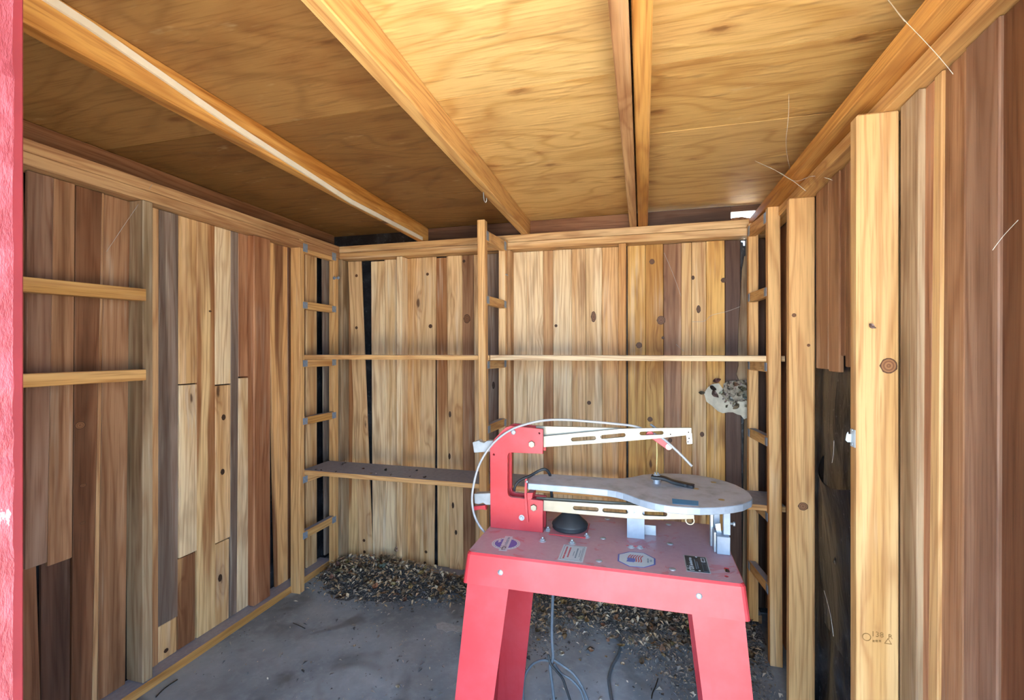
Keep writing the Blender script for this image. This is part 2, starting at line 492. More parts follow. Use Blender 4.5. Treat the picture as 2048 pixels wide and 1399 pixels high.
def tube(name, parent, pts, r, mat, seg=8, n=8, ends=True):
    path = smooth_path(pts, n) if n > 1 else [Vector(p) for p in pts]
    vs, fs = [], []
    up = Vector((0.3, 0.2, 0.93))
    for i, p in enumerate(path):
        d = (path[min(i + 1, len(path) - 1)] - path[max(i - 1, 0)]).normalized()
        a = d.cross(up)
        if a.length < 1e-3: a = d.cross(Vector((1, 0, 0)))
        a.normalize(); b = d.cross(a)
        up = -b if False else up
        rr = r if not callable(r) else r(i / (len(path) - 1))
        for k in range(seg):
            an = 2 * math.pi * k / seg
            vs.append(p + a * (rr * math.cos(an)) + b * (rr * math.sin(an)))
        if i:
            o0, o1 = (i - 1) * seg, i * seg
            for k in range(seg): fs.append((o0 + k, o0 + (k + 1) % seg, o1 + (k + 1) % seg, o1 + k))
    if ends:
        fs.append(tuple(range(seg))); L = (len(path) - 1) * seg; fs.append(tuple(range(L + seg - 1, L - 1, -1)))
    return mesh_obj(name, vs, fs, mat, parent, Matrix.Translation(path[0]), smooth=True)
def lathe(name, parent, prof, base, axis, mat, seg=20, smooth=True):
    """profile [(r, h)...] turned round axis from the point base"""
    axis = Vector(axis).normalized(); base = Vector(base)
    a = axis.cross(Vector((0.31, 0.77, 0.55))).normalized(); b = axis.cross(a)
    vs, fs = [], []
    for r, h in prof:
        for k in range(seg):
            an = 2 * math.pi * k / seg
            vs.append(base + axis * h + a * (r * math.cos(an)) + b * (r * math.sin(an)))
    for i in range(len(prof) - 1):
        for k in range(seg):
            fs.append((i * seg + k, i * seg + (k + 1) % seg, (i + 1) * seg + (k + 1) % seg, (i + 1) * seg + k))
    fs.append(tuple(range(seg))); L = (len(prof) - 1) * seg; fs.append(tuple(range(L + seg - 1, L - 1, -1)))
    return mesh_obj(name, vs, fs, mat, parent, Matrix.Translation(base), smooth=smooth)

# ------------------------------------------------------------------ the setting
PB = 2.572          # face of the back wall's lining boards
def struct(name, label, loc=(0, 0, 0), cat=None):
    e = empty(name, loc)
    return tag(e, label, cat, kind='structure')

ground = box('ground', None, -14, 14, -16, 18, -1.50, -1.33, OUTSIDE)
tag(ground, 'pale paved ground outside the shed doorway', 'ground', kind='structure')
floor = box('floor', None, -2.0, 0.72, 0.30, 2.72, -1.36, FLOOR, CONC)
tag(floor, 'dusty grey concrete floor of the shed', 'floor', kind='structure')

# --- ceiling: plywood sheets on rafters
ceil = struct('ceiling', 'golden plywood roof sheets on wooden rafters', (-0.6, 1.4, 0.724), 'ceiling')
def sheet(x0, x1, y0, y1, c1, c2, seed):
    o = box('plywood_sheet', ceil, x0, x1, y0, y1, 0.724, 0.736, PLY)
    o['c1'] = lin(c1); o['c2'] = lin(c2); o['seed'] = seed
g = 0.0012
sheet(-2.0, -0.60 - g, 0.34, 1.262, 'a67c48', '8c6436', 1.3)  # shade of the left bays is put into these two sheets' darker colours
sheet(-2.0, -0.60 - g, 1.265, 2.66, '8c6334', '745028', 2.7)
sheet(-0.60, -0.02 - g, 0.34, 1.264, 'ddba7c', 'c49a58', 4.1)
sheet(-0.60, -0.02 - g, 1.267, 2.66, 'd8b172', 'b98c4a', 5.6)
sheet(-0.02, 0.75, 0.34, 1.256, 'dab474', 'c0944f', 7.7)
sheet(-0.02, 0.75, 1.258, 1.646, 'd1a968', 'b28445', 8.9)
sheet(-0.02, 0.75, 1.652, 2.632, 'cfa96c', 'ac8147', 9.4)
roof = box('roof_with_added_overhang', None, -2.1, 0.8, -0.95, 2.655, 0.745, 0.77, TAR)  # overhang before the doorway is added, out of view, to cut sky light
tag(roof, 'dark roofing felt over the plywood, with an added unseen overhang cutting sky light', 'roof', kind='structure')

def skew_rafter(xl0, xr0, xl1, xr1, key, y0=0.36, y1=2.575, z0=0.635, z1=0.7235, **kw):
    a, b = Vector((0, y0, 0)), Vector((0, y1, 0))
    vs = [(xl0, y0, z0), (xr0, y0, z0), (xr0, y0, z1), (xl0, y0, z1), (xl1, y1, z0), (xr1, y1, z0), (xr1, y1, z1), (xl1, y1, z1)]
    M = frame(((xl0 + xr0) / 2, y0, (z0 + z1) / 2), (0, 0, 1), (1, 0, 0), (0, 1, 0))
    return woody(mesh_obj('rafter', vs, BOXF, WOOD, ceil, M, bevel=0.003), key, **kw)
skew_rafter(-1.182, -1.142, -1.258, -1.216, 'rafter', knot=0.15)
skew_rafter(-0.591, -0.551, -0.640, -0.600, 'honey', knot=0.12)
skew_rafter(-0.060, -0.024, -0.064, -0.028, 'tan', knot=0.2)
skew_rafter(-0.019, 0.016, -0.022, 0.026, 'rafter', knot=0.25)
skew_rafter(-1.90, -1.86, -1.90, -1.86, 'umber')
skew_rafter(0.60, 0.64, 0.60, 0.64, 'tan')
# the white-painted lath nailed along the side of the left rafter
lp = [(0.40, 0.718), (0.75, 0.702), (1.14, 0.664), (1.75, 0.630), (2.47, 0.640)]
def lathx(y): return -1.142 - (y - 0.36) * 0.0334
vs, fs = [], []
for y, z in lp:
    for dx, dz in ((0.001, -0.009), (0.008, -0.009), (0.008, 0.009), (0.001, 0.009)): vs.append((lathx(y) + dx, y, z + dz))
for i in range(len(lp) - 1):
    for k in range(4): fs.append((i * 4 + k, i * 4 + (k + 1) % 4, i * 4 + 4 + (k + 1) % 4, i * 4 + 4 + k))
fs += [(0, 1, 2, 3), (19, 18, 17, 16)]
o = mesh_obj('painted_lath', vs, fs, WHITE, ceil, Matrix.Translation(vs[0])); o['label'] = 'narrow white-painted lath along the side of the rafter'

# --- back wall
wb = struct('wall_back', 'back wall of vertical lining boards between studs', (-0.65, 2.6, FLOOR), 'wall')
def Xb(px, Y=PB): return at_Y(px, HY, Y).x
# black felt behind the boards, with a small torn corner letting daylight in
M = frame((-0.65, 2.612, -0.3), (1, 0, 0), (0, 0, 1), (0, -1, 0))
def lz(X, Z): return (X + 0.65, Z + 0.3)
h0, h1 = at_Y(1483, 481, 2.60), at_Y(1490, 490, 2.60)
hole = [lz(h0.x, h0.z), lz(h1.x, h0.z), lz(h1.x, h1.z), lz(h1.x - 0.006, h1.z), lz(h1.x - 0.007, h0.z - 0.006), lz(h0.x, h0.z - 0.005)]
holed('tar_paper', wb, [[lz(-2.0, -1.3), lz(0.70, -1.3), lz(0.70, 0.635), lz(-0.04, 0.635), lz(-0.04, 0.745), lz(-2.0, 0.745)], hole], M, 0.004, TAR)
beam('top_plate', wb, -1.87, 0.60, 2.50, 2.588, 0.556, 0.5942, 'X', 'pine', knot=0.25)
beam('top_plate', wb, -1.87, 0.60, 2.503, 2.588, 0.5968, 0.635, 'X', 'pine', knot=0.3)
beam('bottom_plate', wb, -1.80, 0.55, 2.50, 2.588, FLOOR, -1.262, 'X', 'tan', dust=0.9)
# rim boards above the plate, ragged at the daylight gap by the right corner
hx0, hx1 = Xb(1462, 2.565), Xb(1512, 2.565)
beam('rim_board', wb, Xb(838, 2.565), -0.62, 2.565, 2.588, 0.636, 0.722, 'X', 'dark', knot=0.3)
beam('rim_board', wb, -0.617, -0.03, 2.565, 2.588, 0.636, 0.722, 'X', 'umber', knot=0.3)
beam('rim_board', wb, -0.028, hx0, 2.565, 2.588, 0.636, 0.7215, 'X', 'dark', knot=0.3)
def ragged(z0, z1, x0, x1, key):
    rnd = random.Random(4); n = 9
    lo = [Vector((x0 + (x1 - x0) * i / n, 2.567, z0)) for i in range(n + 1)]
    hi = [Vector((x0 + (x1 - x0) * i / n, 2.567, z1 + rnd.uniform(-0.006, 0.006))) for i in range(n, -1, -1)]
    return woody(prism('splinter', wb, lo + hi, (0, 0.02, 0), WOOD), key)
ragged(0.636, 0.660, hx0 - 0.012, 0.60, 'brown')
o = beam('rim_board', wb, hx0 - 0.001, 0.60, 2.568, 2.588, 0.693, 0.722, 'X', 'dark')
beam('rim_board', wb, hx1, 0.60, 2.565, 2.588, 0.653, 0.699, 'X', 'dark')

ZT, ZB = 0.555, -1.261
def back_plank(xlt, xrt, xlb, xrb, key, ytop=None, ybot=None, off=0.0, th=0.014, ya=560, yb=1080, name='plank', **kw):
    """edges given as photo columns at rows ya (upper) and yb (lower)"""
    Y = PB - off
    zt = ZT - 0.001 if ytop is None else at_Y((xlt + xrt) / 2, ytop, Y).z
    zb = ZB + 0.001 if ybot is None else at_Y((xlb + xrb) / 2, ybot, Y).z
    za, zc = at_Y(xlt, ya, Y).z, at_Y(xlb, yb, Y).z
    def X(a, b, z):
        t = (z - za) / (zc - za); return Xb(a, Y) + (Xb(b, Y) - Xb(a, Y)) * t
    return quad_board(name, wb, (X(xlt, xlb, zb), Y, zb), (X(xrt, xrb, zb), Y, zb), (X(xrt, xrb, zt), Y, zt), (X(xlt, xlb, zt), Y, zt), (0, th, 0), key, **kw)
def back_stud(px0, px1, key, Y=2.502, ztop=0.554, zbot=-1.261, **kw):
    return beam('stud', wb, Xb(px0, Y), Xb(px1, Y), Y, 2.588, zbot, ztop, 'Z', key, **kw)

back_stud(671, 684, 'weath')                                       # corner stud beside the left ladder
back_plank(686, 716, 690, 717, 'streak', off=0.0, th=0.012)
back_plank(697, 723, 717, 743.5, 'pine', ytop=522, ybot=1112, off=0.016, th=0.013, knot=0.5)
back_plank(742, 768.5, 745, 771, 'pale', ybot=1116, ytop=522)
back_plank(769, 794, 771.4, 795, 'pale', ybot=1118)
back_stud(793, 804, 'pale')
back_plank(808, 843, 808, 839.5, 'pine', ybot=1128)
back_plank(843.3, 871.6, 840, 868, 'pine', ybot=1139, off=0.006, knot=0.45)
back_plank(872, 893, 875, 898, 'streak', ytop=515)
back_plank(893.4, 924, 898.4, 926, 'pine', off=0.004, knot=0.5, ybot=1141)
back_plank(924.3, 947, 926.3, 950, 'brown', knot=0.3)
back_plank(947.4, 972, 950.4, 972, 'pine', knot=0.3)
back_plank(972.4, 1003, 972.4, 1003, 'grey', knot=0.4)
back_stud(1011, 1021, 'tan')
back_plank(1023, 1053, 1024, 1056, 'pale', off=0.002)
back_plank(1053.3, 1086, 1056.3, 1087, 'pale')
back_plank(1086.4, 1106, 1087.4, 1107, 'tan', off=-0.003)
back_plank(1106.3, 1143, 1107.3, 1145, 'pale', off=0.002, knot=0.2)
back_plank(1143.3, 1171, 1145.3, 1173, 'pine')
back_plank(1171.3, 1204, 1173.3, 1205, 'pale', knot=0.25)
back_plank(1204.3, 1237, 1205.3, 1238, 'split', off=-0.003)
back_stud(1237, 1252, 'stud')
back_plank(1255, 1290.6, 1257, 1292, 'yellow', knot=0.5)
back_plank(1291, 1326.5, 1292.4, 1328, 'yellow', off=0.003, knot=0.6)
back_plank(1327, 1363, 1328.4, 1364, 'brown', off=-0.004, knot=0.4)
back_plank(1363, 1383, 1363, 1384, 'fresh', ytop=485, off=0.02, th=0.02, knot=0.0)
back_plank(1383.4, 1412, 1384, 1413, 'streak', knot=0.6)
back_plank(1412.6, 1449.6, 1413.6, 1451, 'yellow', off=0.003, knot=0.45)
back_plank(1450, 1481, 1451.5, 1484, 'dark', off=-0.006, knot=0.2)
back_plank(1491.5, 1502, 1486, 1502, 'weath', off=-0.006)
back_plank(1502.5, 1531, 1502.5, 1531, 'dark', off=-0.002)
back_plank(1531.5, 1556, 1531.5, 1556, 'umber', off=-0.004)
# torn pale board with a ragged left edge over the dark one
rnd = random.Random(3)
le = [(1489, 512), (1484, 540), (1482, 585), (1478, 640), (1476, 700), (1477, 730), (1473, 748), (1478, 760)]
pts = [at_Y(x, y, PB - 0.012) for x, y in le] + [at_Y(1499, 760, PB - 0.012), at_Y(1499, 505, PB - 0.012)]
o = woody(prism('plank', wb, pts, (0, 0.010, 0), WOOD), 'weath'); o['label'] = 'pale splintered board with a ragged edge'

# --- left wall (its foot stands a little further out than its head)
wl = struct('wall_left', 'left wall of dark and pale vertical boards between studs', (-1.88, 1.4, FLOOR), 'wall')
def Xl(z, base=-1.842): return base + 0.035 * z
def left_plank(xlt, xrt, xlb, xrb, key, ytop=None, ybot=None, off=0.0, th=0.014, name='plank', base=-1.842, **kw):
    """edges as photo columns at the head (row 480) and the foot (row 1200); off brings the face into the room"""
    ref = at_X((xlt + xrt) / 2, HY, base).y
    dep = ref * CS - base * SN
    zt = 0.554 if ytop is None else (HY - ytop) * dep / F
    zb = -1.261 if ybot is None else (HY - ybot) * dep / F
    za, zc = (HY - 480) * dep / F, (HY - 1200) * dep / F
    def P(a, b, z):
        t = (z - za) / (zc - za); px = a + (b - a) * t
        X = Xl(z, base) + off
        return (X, at_X(px, HY, X).y, z)
    return quad_board(name, wl, P(xlt, xlb, zb), P(xrt, xrb, zb), P(xrt, xrb, zt), P(xlt, xlb, zt), (-th, 0, 0), key, **kw)
M = frame((-1.90, 1.4, -0.3), (0, 1, 0), (0, 0, 1), (1, 0, 0))
lf = box('tar_paper', wl, -1.935, -1.93, 0.30, 2.62, FLOOR, 0.724, TAR)
beam('top_plate', wl, -1.86, -1.768, 0.40, 2.50, 0.556, 0.5942, 'Y', 'tan', knot=0.2)
beam('top_plate', wl, -1.86, -1.772, 0.40, 2.50, 0.5955, 0.635, 'Y', 'tan', knot=0.2)
beam('bottom_plate', wl, -1.91, -1.822, 0.40, 2.50, FLOOR, -1.262, 'Y', 'honey', dust=0.85)
def left_stud(px0, px1, key, base=-1.778, **kw):
    """inner face between two photo columns"""
    z0, z1 = -1.261, 0.555
    X = lambda z: Xl(z, base)
    q = [(X(z0), at_X(px0, HY, X(z0)).y, z0), (X(z0), at_X(px1, HY, X(z0)).y, z0), (X(z1), at_X(px1, HY, X(z1)).y, z1), (X(z1), at_X(px0, HY, X(z1)).y, z1)]
    return quad_board('stud', wl, *q, (-0.086, 0, 0), key, bevel=0.003, **kw)
left_stud(286, 306, 'weath', base=-1.782)
left_stud(508, 541, 'redbr', base=-1.806, knot=0.15)
L = left_plank
L(-20, 52, -20, 74, 'umber', off=-0.006)
L(55, 106, 51, 94, 'purple', ybot=1132, off=0.012)
L(106.5, 150, 94.4, 144, 'brown', ybot=1124, off=0.010)
L(83, 143, 83, 141, 'dark', ytop=1118, off=-0.002)
L(152, 203.2, 145, 188.7, 'umber', off=0.002, knot=0.25)
L(203.5, 208, 189, 198, 'tan', off=0.0035, th=0.012)
L(208.5, 260, 198.5, 253, 'brown', off=-0.004)
L(306, 318, 304, 317, 'tan', off=0.004)
L(319, 357, 317, 356, 'grey', ybot=1252, off=0.004)
L(318, 356, 316, 354, 'pine', ytop=1254, off=-0.002, knot=0.3)
L(358, 394.6, 357, 394, 'pine', ybot=767)
L(359, 394.6, 358, 394, 'pale', ytop=769, ybot=1114, off=0.003)
L(357, 394, 356, 391, 'split', ytop=1117, off=-0.003)
L(395, 430, 394.4, 431, 'streak', knot=0.05)
L(430.4, 462, 430.6, 461, 'pale', ybot=768)
L(431, 462, 431.4, 461, 'pine', ytop=770, ybot=1085, off=0.004, knot=0.5)
L(430.6, 461, 430, 458, 'pine', ytop=1088)
L(462.5, 479, 461.5, 474, 'grey', knot=0.3)
L(477, 509, 477, 507, 'redbr', ybot=752, off=0.002, knot=0.5)
L(479.4, 509, 475, 505, 'pale', ytop=755, off=0.0, knot=0.1)
L(536, 575, 552, 576, 'split', off=-0.002)
L(576, 611, 576, 611, 'umber', off=-0.002)
L(612, 634, 614, 634, 'pine', off=0.004, knot=0.1)
L(646, 658, 651, 660, 'grey', off=-0.004)
L(658.5, 676, 660.5, 676, 'umber', off=-0.006)

# --- right wall
wr = struct('wall_right', 'right wall of brown boards, pale studs and exposed black felt', (0.6, 1.4, FLOOR), 'wall')
RA, RB = 0.548, 0.022
def at_R(px, a=RA, b=RB):
    d = ray(px, HY); t = a / (d.x - b * d.y); return Vector((d.x * t, d.y * t, 0))
def right_plank(pxl, pxr, key, pxl2=None, pxr2=None, ytop=None, ybot=None, off=0.0, th=0.014, **kw):
    pxl2 = pxl if pxl2 is None else pxl2; pxr2 = pxr if pxr2 is None else pxr2
    lt, rt, lb, rb = (at_R(p, RA - off) for p in (pxl, pxr, pxl2, pxr2))
    dep = (lt.y + rt.y) / 2 * CS - (lt.x + rt.x) / 2 * SN
    zt = 0.554 if ytop is None else (HY - ytop) * dep / F
    zb = FLOOR + 0.002 if ybot is None else (HY - ybot) * dep / F
    q = [Vector((lb.x, lb.y, zb)), Vector((rb.x, rb.y, zb)), Vector((rt.x, rt.y, zt)), Vector((lt.x, lt.y, zt))]
    return quad_board('plank', wr, *q, (th, 0, 0), key, **kw)
beam('top_plate', wr, 0.540, 0.60, 0.40, 2.50, 0.556, 0.5942, 'Y', 'honey', knot=0.2)
beam('top_plate', wr, 0.492, 0.60, 0.40, 2.50, 0.5955, 0.635, 'Y', 'rafter', knot=0.2)
beam('bottom_plate', wr, 0.54, 0.60, 0.40, 1.90, FLOOR, -1.262, 'Y', 'tan', dust=0.8)
sa = beam('stud', wr, 0.484, 0.570, 1.287, 1.325, FLOOR + 0.002, 0.555, 'Z', 'fresh', knot=0.22, bevel=0.004, seed=41.0)
sa['label'] = 'fresh pale stud with a knot and a lumber stamp'
beam('stud', wr, 0.513, 0.596, 1.926, 1.964, FLOOR + 0.002, 0.555, 'Z', 'stud', knot=0.25, bevel=0.004)
beam('stud', wr, 0.488, 0.575, 0.725, 0.770, FLOOR + 0.002, 0.555, 'Z', 'fresh', bevel=0.003)
R = right_plank
R(1800.5, 1838, 'weath', pxl2=1798, pxr2=1830, off=0.012, th=0.02, knot=0.1)
R(1838.5, 1869, 'redbr', pxr2=1852)
R(1868, 1884, 'fresh', pxl2=1850, pxr2=1871, off=0.004, knot=0.0)
R(1884.5, 1931, 'brown', pxl2=1871.5, pxr2=1922, off=-0.002, knot=0.1)
R(1931.5, 1999, 'purple', pxl2=1922.5, pxr2=1990, off=0.002, knot=0.12)
R(1999.5, 2060, 'umber', pxl2=1990.5, pxr2=2055, off=-0.004, knot=0.2)
R(2062, 2300, 'umber', off=-0.002)
R(1632, 1656.5, 'brown', ybot=737, off=0.002)
R(1657, 1678, 'brown', ybot=743, off=0.005)
R(1678.4, 1690, 'umber', ybot=711)
R(1690.4, 1707, 'brown', ybot=734, off=0.002)
R(1560, 1571, 'umber'); R(1571.5, 1586, 'brown', ybot=740)
R(1707.4, 1740, 'umber', ybot=730)

for k in range(3): beam('plank', wr, 0.560, 0.574, 0.41 + k * 0.104, 0.41 + k * 0.104 + 0.102, FLOOR + 0.002, 0.554, 'Z', ('brown', 'umber', 'brown')[k])
for k in range(4): beam('plank', wl, -1.872, -1.858, 0.41 + k * 0.108, 0.41 + k * 0.108 + 0.106, -1.261, 0.554, 'Z', ('umber', 'purple', 'brown', 'umber')[k])
# black felt on the right wall: creased sheet, with a torn pocket hanging forward
def felt_sheet():
    nx, nz = 60, 60
    y0, y1 = 0.40, 2.60
    vs, fs = [], []
    rnd = random.Random(11)
    for j in range(nz + 1):
        z = FLOOR + (0.72 - FLOOR) * j / nz
        for i in range(nx + 1):
            y = y0 + (y1 - y0) * i / nx
            w = 0.006 * math.sin(9 * y + 5 * z + 2 * math.sin(3 * z)) + 0.005 * math.sin(21 * y - 8 * z)
            if 1.33 < y < 1.92 and z < -0.1:
                w += 0.010 * math.sin(26 * y + 6.5 * z) * min(1, (-0.1 - z) * 1.4)
            vs.append((0.575 + RB * y - 0.008 - w, y, z))
    for j in range(nz):
        for i in range(nx): fs.append((j * (nx + 1) + i, j * (nx + 1) + i + 1, (j + 1) * (nx + 1) + i + 1, (j + 1) * (nx + 1) + i))
    # thickness
    n = len(vs)
    vs += [(x + 0.02, y, z) for x, y, z in vs]
    fs += [tuple(k + n for k in reversed(f)) for f in fs]
    return mesh_obj('tar_paper', vs, fs, TAR, wr, Matrix.Translation((0.59, 1.4, FLOOR)), smooth=True)
felt_sheet()
# torn flap: top edge sags into the room between two studs
def flap():
    vs, fs = [], []
    n, m = 14, 10
    a = Vector((0.583, 1.77, at_X(1648, 905, 0.58).z)); b = Vector((0.575, 1.40, at_X(1703, 945, 0.575).z))
    for i in range(n + 1):
        t = i / n
        p = a.lerp(b, t); sag = math.sin(math.pi * t)
        for j in range(m + 1):
            s = j / m
            x = p.x - 0.012 - 0.055 * sag * (1 - s) ** 1.5 - 0.004 * math.sin(9 * t + 4 * s)
            z = p.z - 0.05 * sag * (1 - s) - 0.55 * s
            vs.append((x, p.y, z))
    for i in range(n):
        for j in range(m): fs.append((i * (m + 1) + j, i * (m + 1) + j + 1, (i + 1) * (m + 1) + j + 1, (i + 1) * (m + 1) + j))
    k = len(vs); vs += [(x + 0.003, y, z) for x, y, z in vs]; fs += [tuple(q + k for q in reversed(f)) for f in fs]
    o = mesh_obj('torn_flap', vs, fs, TAR, wr, Matrix.Translation(a), smooth=True)
    o['label'] = 'sagging torn flap of black felt'
flap()

# lumber stamp on the fresh stud
def stamp():
    P = at_Y(1728, 1288, 1.2865); M = frame((P.x, 1.2858, P.z), (1, 0, 0), (0, 0, 1), (0, -1, 0))
    def part(txt, px, py, size):
        Q = at_Y(px, py, 1.2865)
        writing('lumber_stamp', sa, txt, frame((Q.x, 1.2862, Q.z), (1, 0, 0), (0, 0, 1), (0, -1, 0)), size, INK)
    part('138', 1742, 1271, 0.017); part('R', 1776, 1276, 0.015)
    for px0, px1 in ((1745, 1749), (1751, 1756), (1758, 1762)):
        a_, b_ = at_Y(px0, 1283, 1.2862), at_Y(px1, 1279.5, 1.2862)
        prism('lumber_stamp', sa, [(a_.x, 1.2862, a_.z), (b_.x, 1.2862, a_.z), (b_.x, 1.2862, b_.z), (a_.x, 1.2862, b_.z)], (0, -0.0003, 0), INK)
    c = at_Y(1733, 1273, 1.2865)
    ring = lambda r: [(r * math.cos(k * math.pi / 12), r * math.sin(k * math.pi / 12)) for k in range(24)]
    holed('lumber_stamp', sa, [ring(0.009), ring(0.0075)], frame((c.x, 1.2862, c.z), (1, 0, 0), (0, 0, 1), (0, -1, 0)), 0.0004, INK)
    c = at_Y(1776, 1283, 1.2865)
    tri = lambda r: [(r * math.sin(k * 2.0944), r * math.cos(k * 2.0944)) for k in range(3)]
    holed('lumber_stamp', sa, [tri(0.009), tri(0.0065)], frame((c.x, 1.2862, c.z), (1, 0, 0), (0, 0, 1), (0, -1, 0)), 0.0004, INK)
stamp()

# --- front wall with the doorway the picture is taken from, and its red trim
wf = struct('wall_front', 'front wall of the shed around the open doorway', (-0.6, 0.38, FLOOR), 'wall')
box('panel', wf, -2.0, -0.765, 0.36, 0.40, FLOOR, 0.724, SIDING)
box('panel', wf, 0.47, 0.70, 0.36, 0.40, FLOOR, 0.724, SIDING)
box('header', wf, -0.765, 0.47, 0.36, 0.40, 0.57, 0.724, SIDING)
d2 = struct('added_door_leaf', 'added unseen wooden door leaf left of the doorway, narrowing the outside light', (-0.75, 0.25, FLOOR), 'door')  # leaf added out of view to narrow the daylight coming in
for k in range(3):
    beam('added_door_board', d2, -0.762, -0.744, -0.24 + k * 0.172, -0.24 + k * 0.172 + 0.170, FLOOR + 0.02, 0.56, 'Z', 'brown')
t1 = struct('trim_1', 'red painted door trim at the left side of the doorway', (-0.66, 0.32, FLOOR), 'door trim')
box('trim_board', t1, -0.76, -0.647, 0.345, 0.357, FLOOR, 0.60, SMOOTHRED, bevel=0.002)
def rough_board():
    rnd = random.Random(8); vs, fs = [], []
    n = 120
    for i in range(n + 1):
        z = FLOOR + 1.9 * i / n; d = rnd.uniform(-0.0016, 0.0016)
        vs += [(-0.562 + d - 0.002, 0.285, z), (-0.562 + d, 0.302, z), (-0.72, 0.302, z), (-0.72, 0.285, z)]
        if i:
            for k in range(4): fs.append(((i - 1) * 4 + k, (i - 1) * 4 + (k + 1) % 4, i * 4 + (k + 1) % 4, i * 4 + k))
    fs += [(0, 1, 2, 3), (n * 4 + 3, n * 4 + 2, n * 4 + 1, n * 4)]
    return mesh_obj('trim_board', vs, fs, ROUGHRED, t1, Matrix.Translation((-0.64, 0.29, FLOOR)))
o = rough_board(); o['label'] = 'rough flaking red board edge'

# ------------------------------------------------------------------ wooden rails nailed across the left wall
def rail(py_l, py_r, h, label):
    a, b = at_X(20, py_l, -1.765), at_X(286, py_r, -1.765)
    y0, y1 = 0.42, b.y
    sl = (b.z - a.z) / (b.y - a.y)
    za = a.z + (y0 - a.y) * sl
    vs = [(-1.79, y0, za - h), (-1.748, y0, za - h), (-1.748, y0, za), (-1.79, y0, za), (-1.79, y1, b.z - h), (-1.748, y1, b.z - h), (-1.748, y1, b.z), (-1.79, y1, b.z)]
    o = mesh_obj('wooden_rail', vs, BOXF, WOOD, None, frame((-1.77, y0, za - h), (0, 0, 1), (1, 0, 0), (0, 1, 0)), bevel=0.002)
    woody(o, 'honey', knot=0.1, dust=0.3)
    tag(o, label, 'rail', 'rails nailed to the left wall')
rail(551, 578, 0.044, 'upper of the two plain wooden rails across the dark left wall boards')
rail(748, 738, 0.040, 'lower of the two plain wooden rails across the dark left wall boards')

# ------------------------------------------------------------------ shelf ladders and shelves
RUNGS = [0.562, 0.250, -0.066, -0.380, -0.696, -1.000]
def ladder(label, xf0, xf1, xb0, xb1, yf0, yf1, yb0, yb1, ztop, zbt, side, keyf, keyb, lean=0.0):
    L = empty('shelf_ladder', ((xf0 + xf1) / 2, yf0, FLOOR))
    tag(L, label, 'shelf ladder', 'ladder-like shelf supports')
    vs = [(xf0, yf0, FLOOR), (xf1, yf0, FLOOR), (xf1 - lean, yf0, ztop), (xf0 - lean, yf0, ztop)]
    quad_board('post', L, *vs, (0, yf1 - yf0, 0), keyf, bevel=0.002, knot=0.08)
    quad_board('post', L, (xb0, yb0, -1.262), (xb1, yb0, -1.262), (xb1, yb0, zbt), (xb0, yb0, zbt), (0, yb1 - yb0, 0), keyb, bevel=0.002, knot=0.08)
    for i, z in enumerate(RUNGS):
        hh = 0.021 if i else 0.026
        # the rung sits on the face of both posts on its side
        dz = -lean * 0
        x_f = (xf1 if side > 0 else xf0) - lean * (z - FLOOR) / (ztop - FLOOR)
        x_b = xb1 if side > 0 else xb0
        t = 0.019 * side
        fa, ba = Vector((x_f - (0.030 * side), yf1 + 0.0005, z)), Vector((x_b - (0.030 * side), yb0 - 0.0005, z))
        fo, bo = Vector((x_f, yf1 + 0.0005, z)), Vector((x_b, yb0 - 0.0005, z))
        u = Vector((0, 0, hh))
        vs = [fa - u, fo - u, fo + u, fa + u, ba - u, bo - u, bo + u, ba + u]
        r = mesh_obj('rung', vs, BOXF, WOOD, L, frame(fa - u, (0, 0, 1), (1, 0, 0), (0, 1, 0)), bevel=0.002)
        woody(r, 'honey' if i % 2 else 'stud', dust=0.95, knot=0.0)
        for p, dy in ((fo, 0.010), (bo, -0.010)):
            q = p + Vector((0.0008 * side, dy * 0.3, 0))
            hs = hh * 0.85
            pts = [q + Vector((0, -0.018, -hs)), q + Vector((0, 0.018, -hs)), q + Vector((0, 0.018, hs)), q + Vector((0, -0.018, hs))]
            prism('corrugated_fastener', r, pts, (0.0015 * side, 0, 0), GALV)
    return L
ladder('shelf ladder of two posts in the left back corner', -1.828, -1.770, -1.805, -1.768, 2.150, 2.190, 2.445, 2.485, 0.602, 0.585, 1, 'stud', 'stud')
ladder('middle shelf ladder standing behind the red saw frame', -0.752, -0.714, -0.745, -0.707, 2.160, 2.200, 2.440, 2.482, 0.632, 0.600, 1, 'stud', 'pine', lean=0.016)
ladder('shelf ladder of two posts in the right back corner', 0.509, 0.556, 0.480, 0.522, 2.175, 2.215, 2.440, 2.480, 0.640, 0.600, -1, 'stud', 'stud', lean=0.010)

def shelf(label, x0, x1, y0, y1, ztop, th, key, group, tilt=0.0):
    vs = [(x0, y0, ztop - th), (x1, y0, ztop - th + tilt), (x1, y0, ztop + tilt), (x0, y0, ztop), (x0, y1, ztop - th), (x1, y1, ztop - th + tilt), (x1, y1, ztop + tilt), (x0, y1, ztop)]
    o = mesh_obj('shelf_board', vs, BOXF, WOOD, None, frame((x0, y0, ztop - th), (0, 1, 0), (0, 0, 1), (1, 0, 0)), bevel=0.0015)
    woody(o, key, dust=1.0, knot=0.12)
    return tag(o, label, 'shelf', group)
G = 'dusty shelves along the back wall'
shelf('upper dusty shelf board in the left bay', -1.80, -0.7215, 2.203, 2.437, -0.0195, 0.024, 'stud', G)
shelf('upper dusty shelf board in the right bay', -0.7205, 0.575, 2.218, 2.437, -0.0195, 0.024, 'pale', G)
SL = shelf('lower dusty shelf board in the left bay, strewn with debris', -1.80, -0.7215, 2.203, 2.437, -0.650, 0.024, 'stud', G)
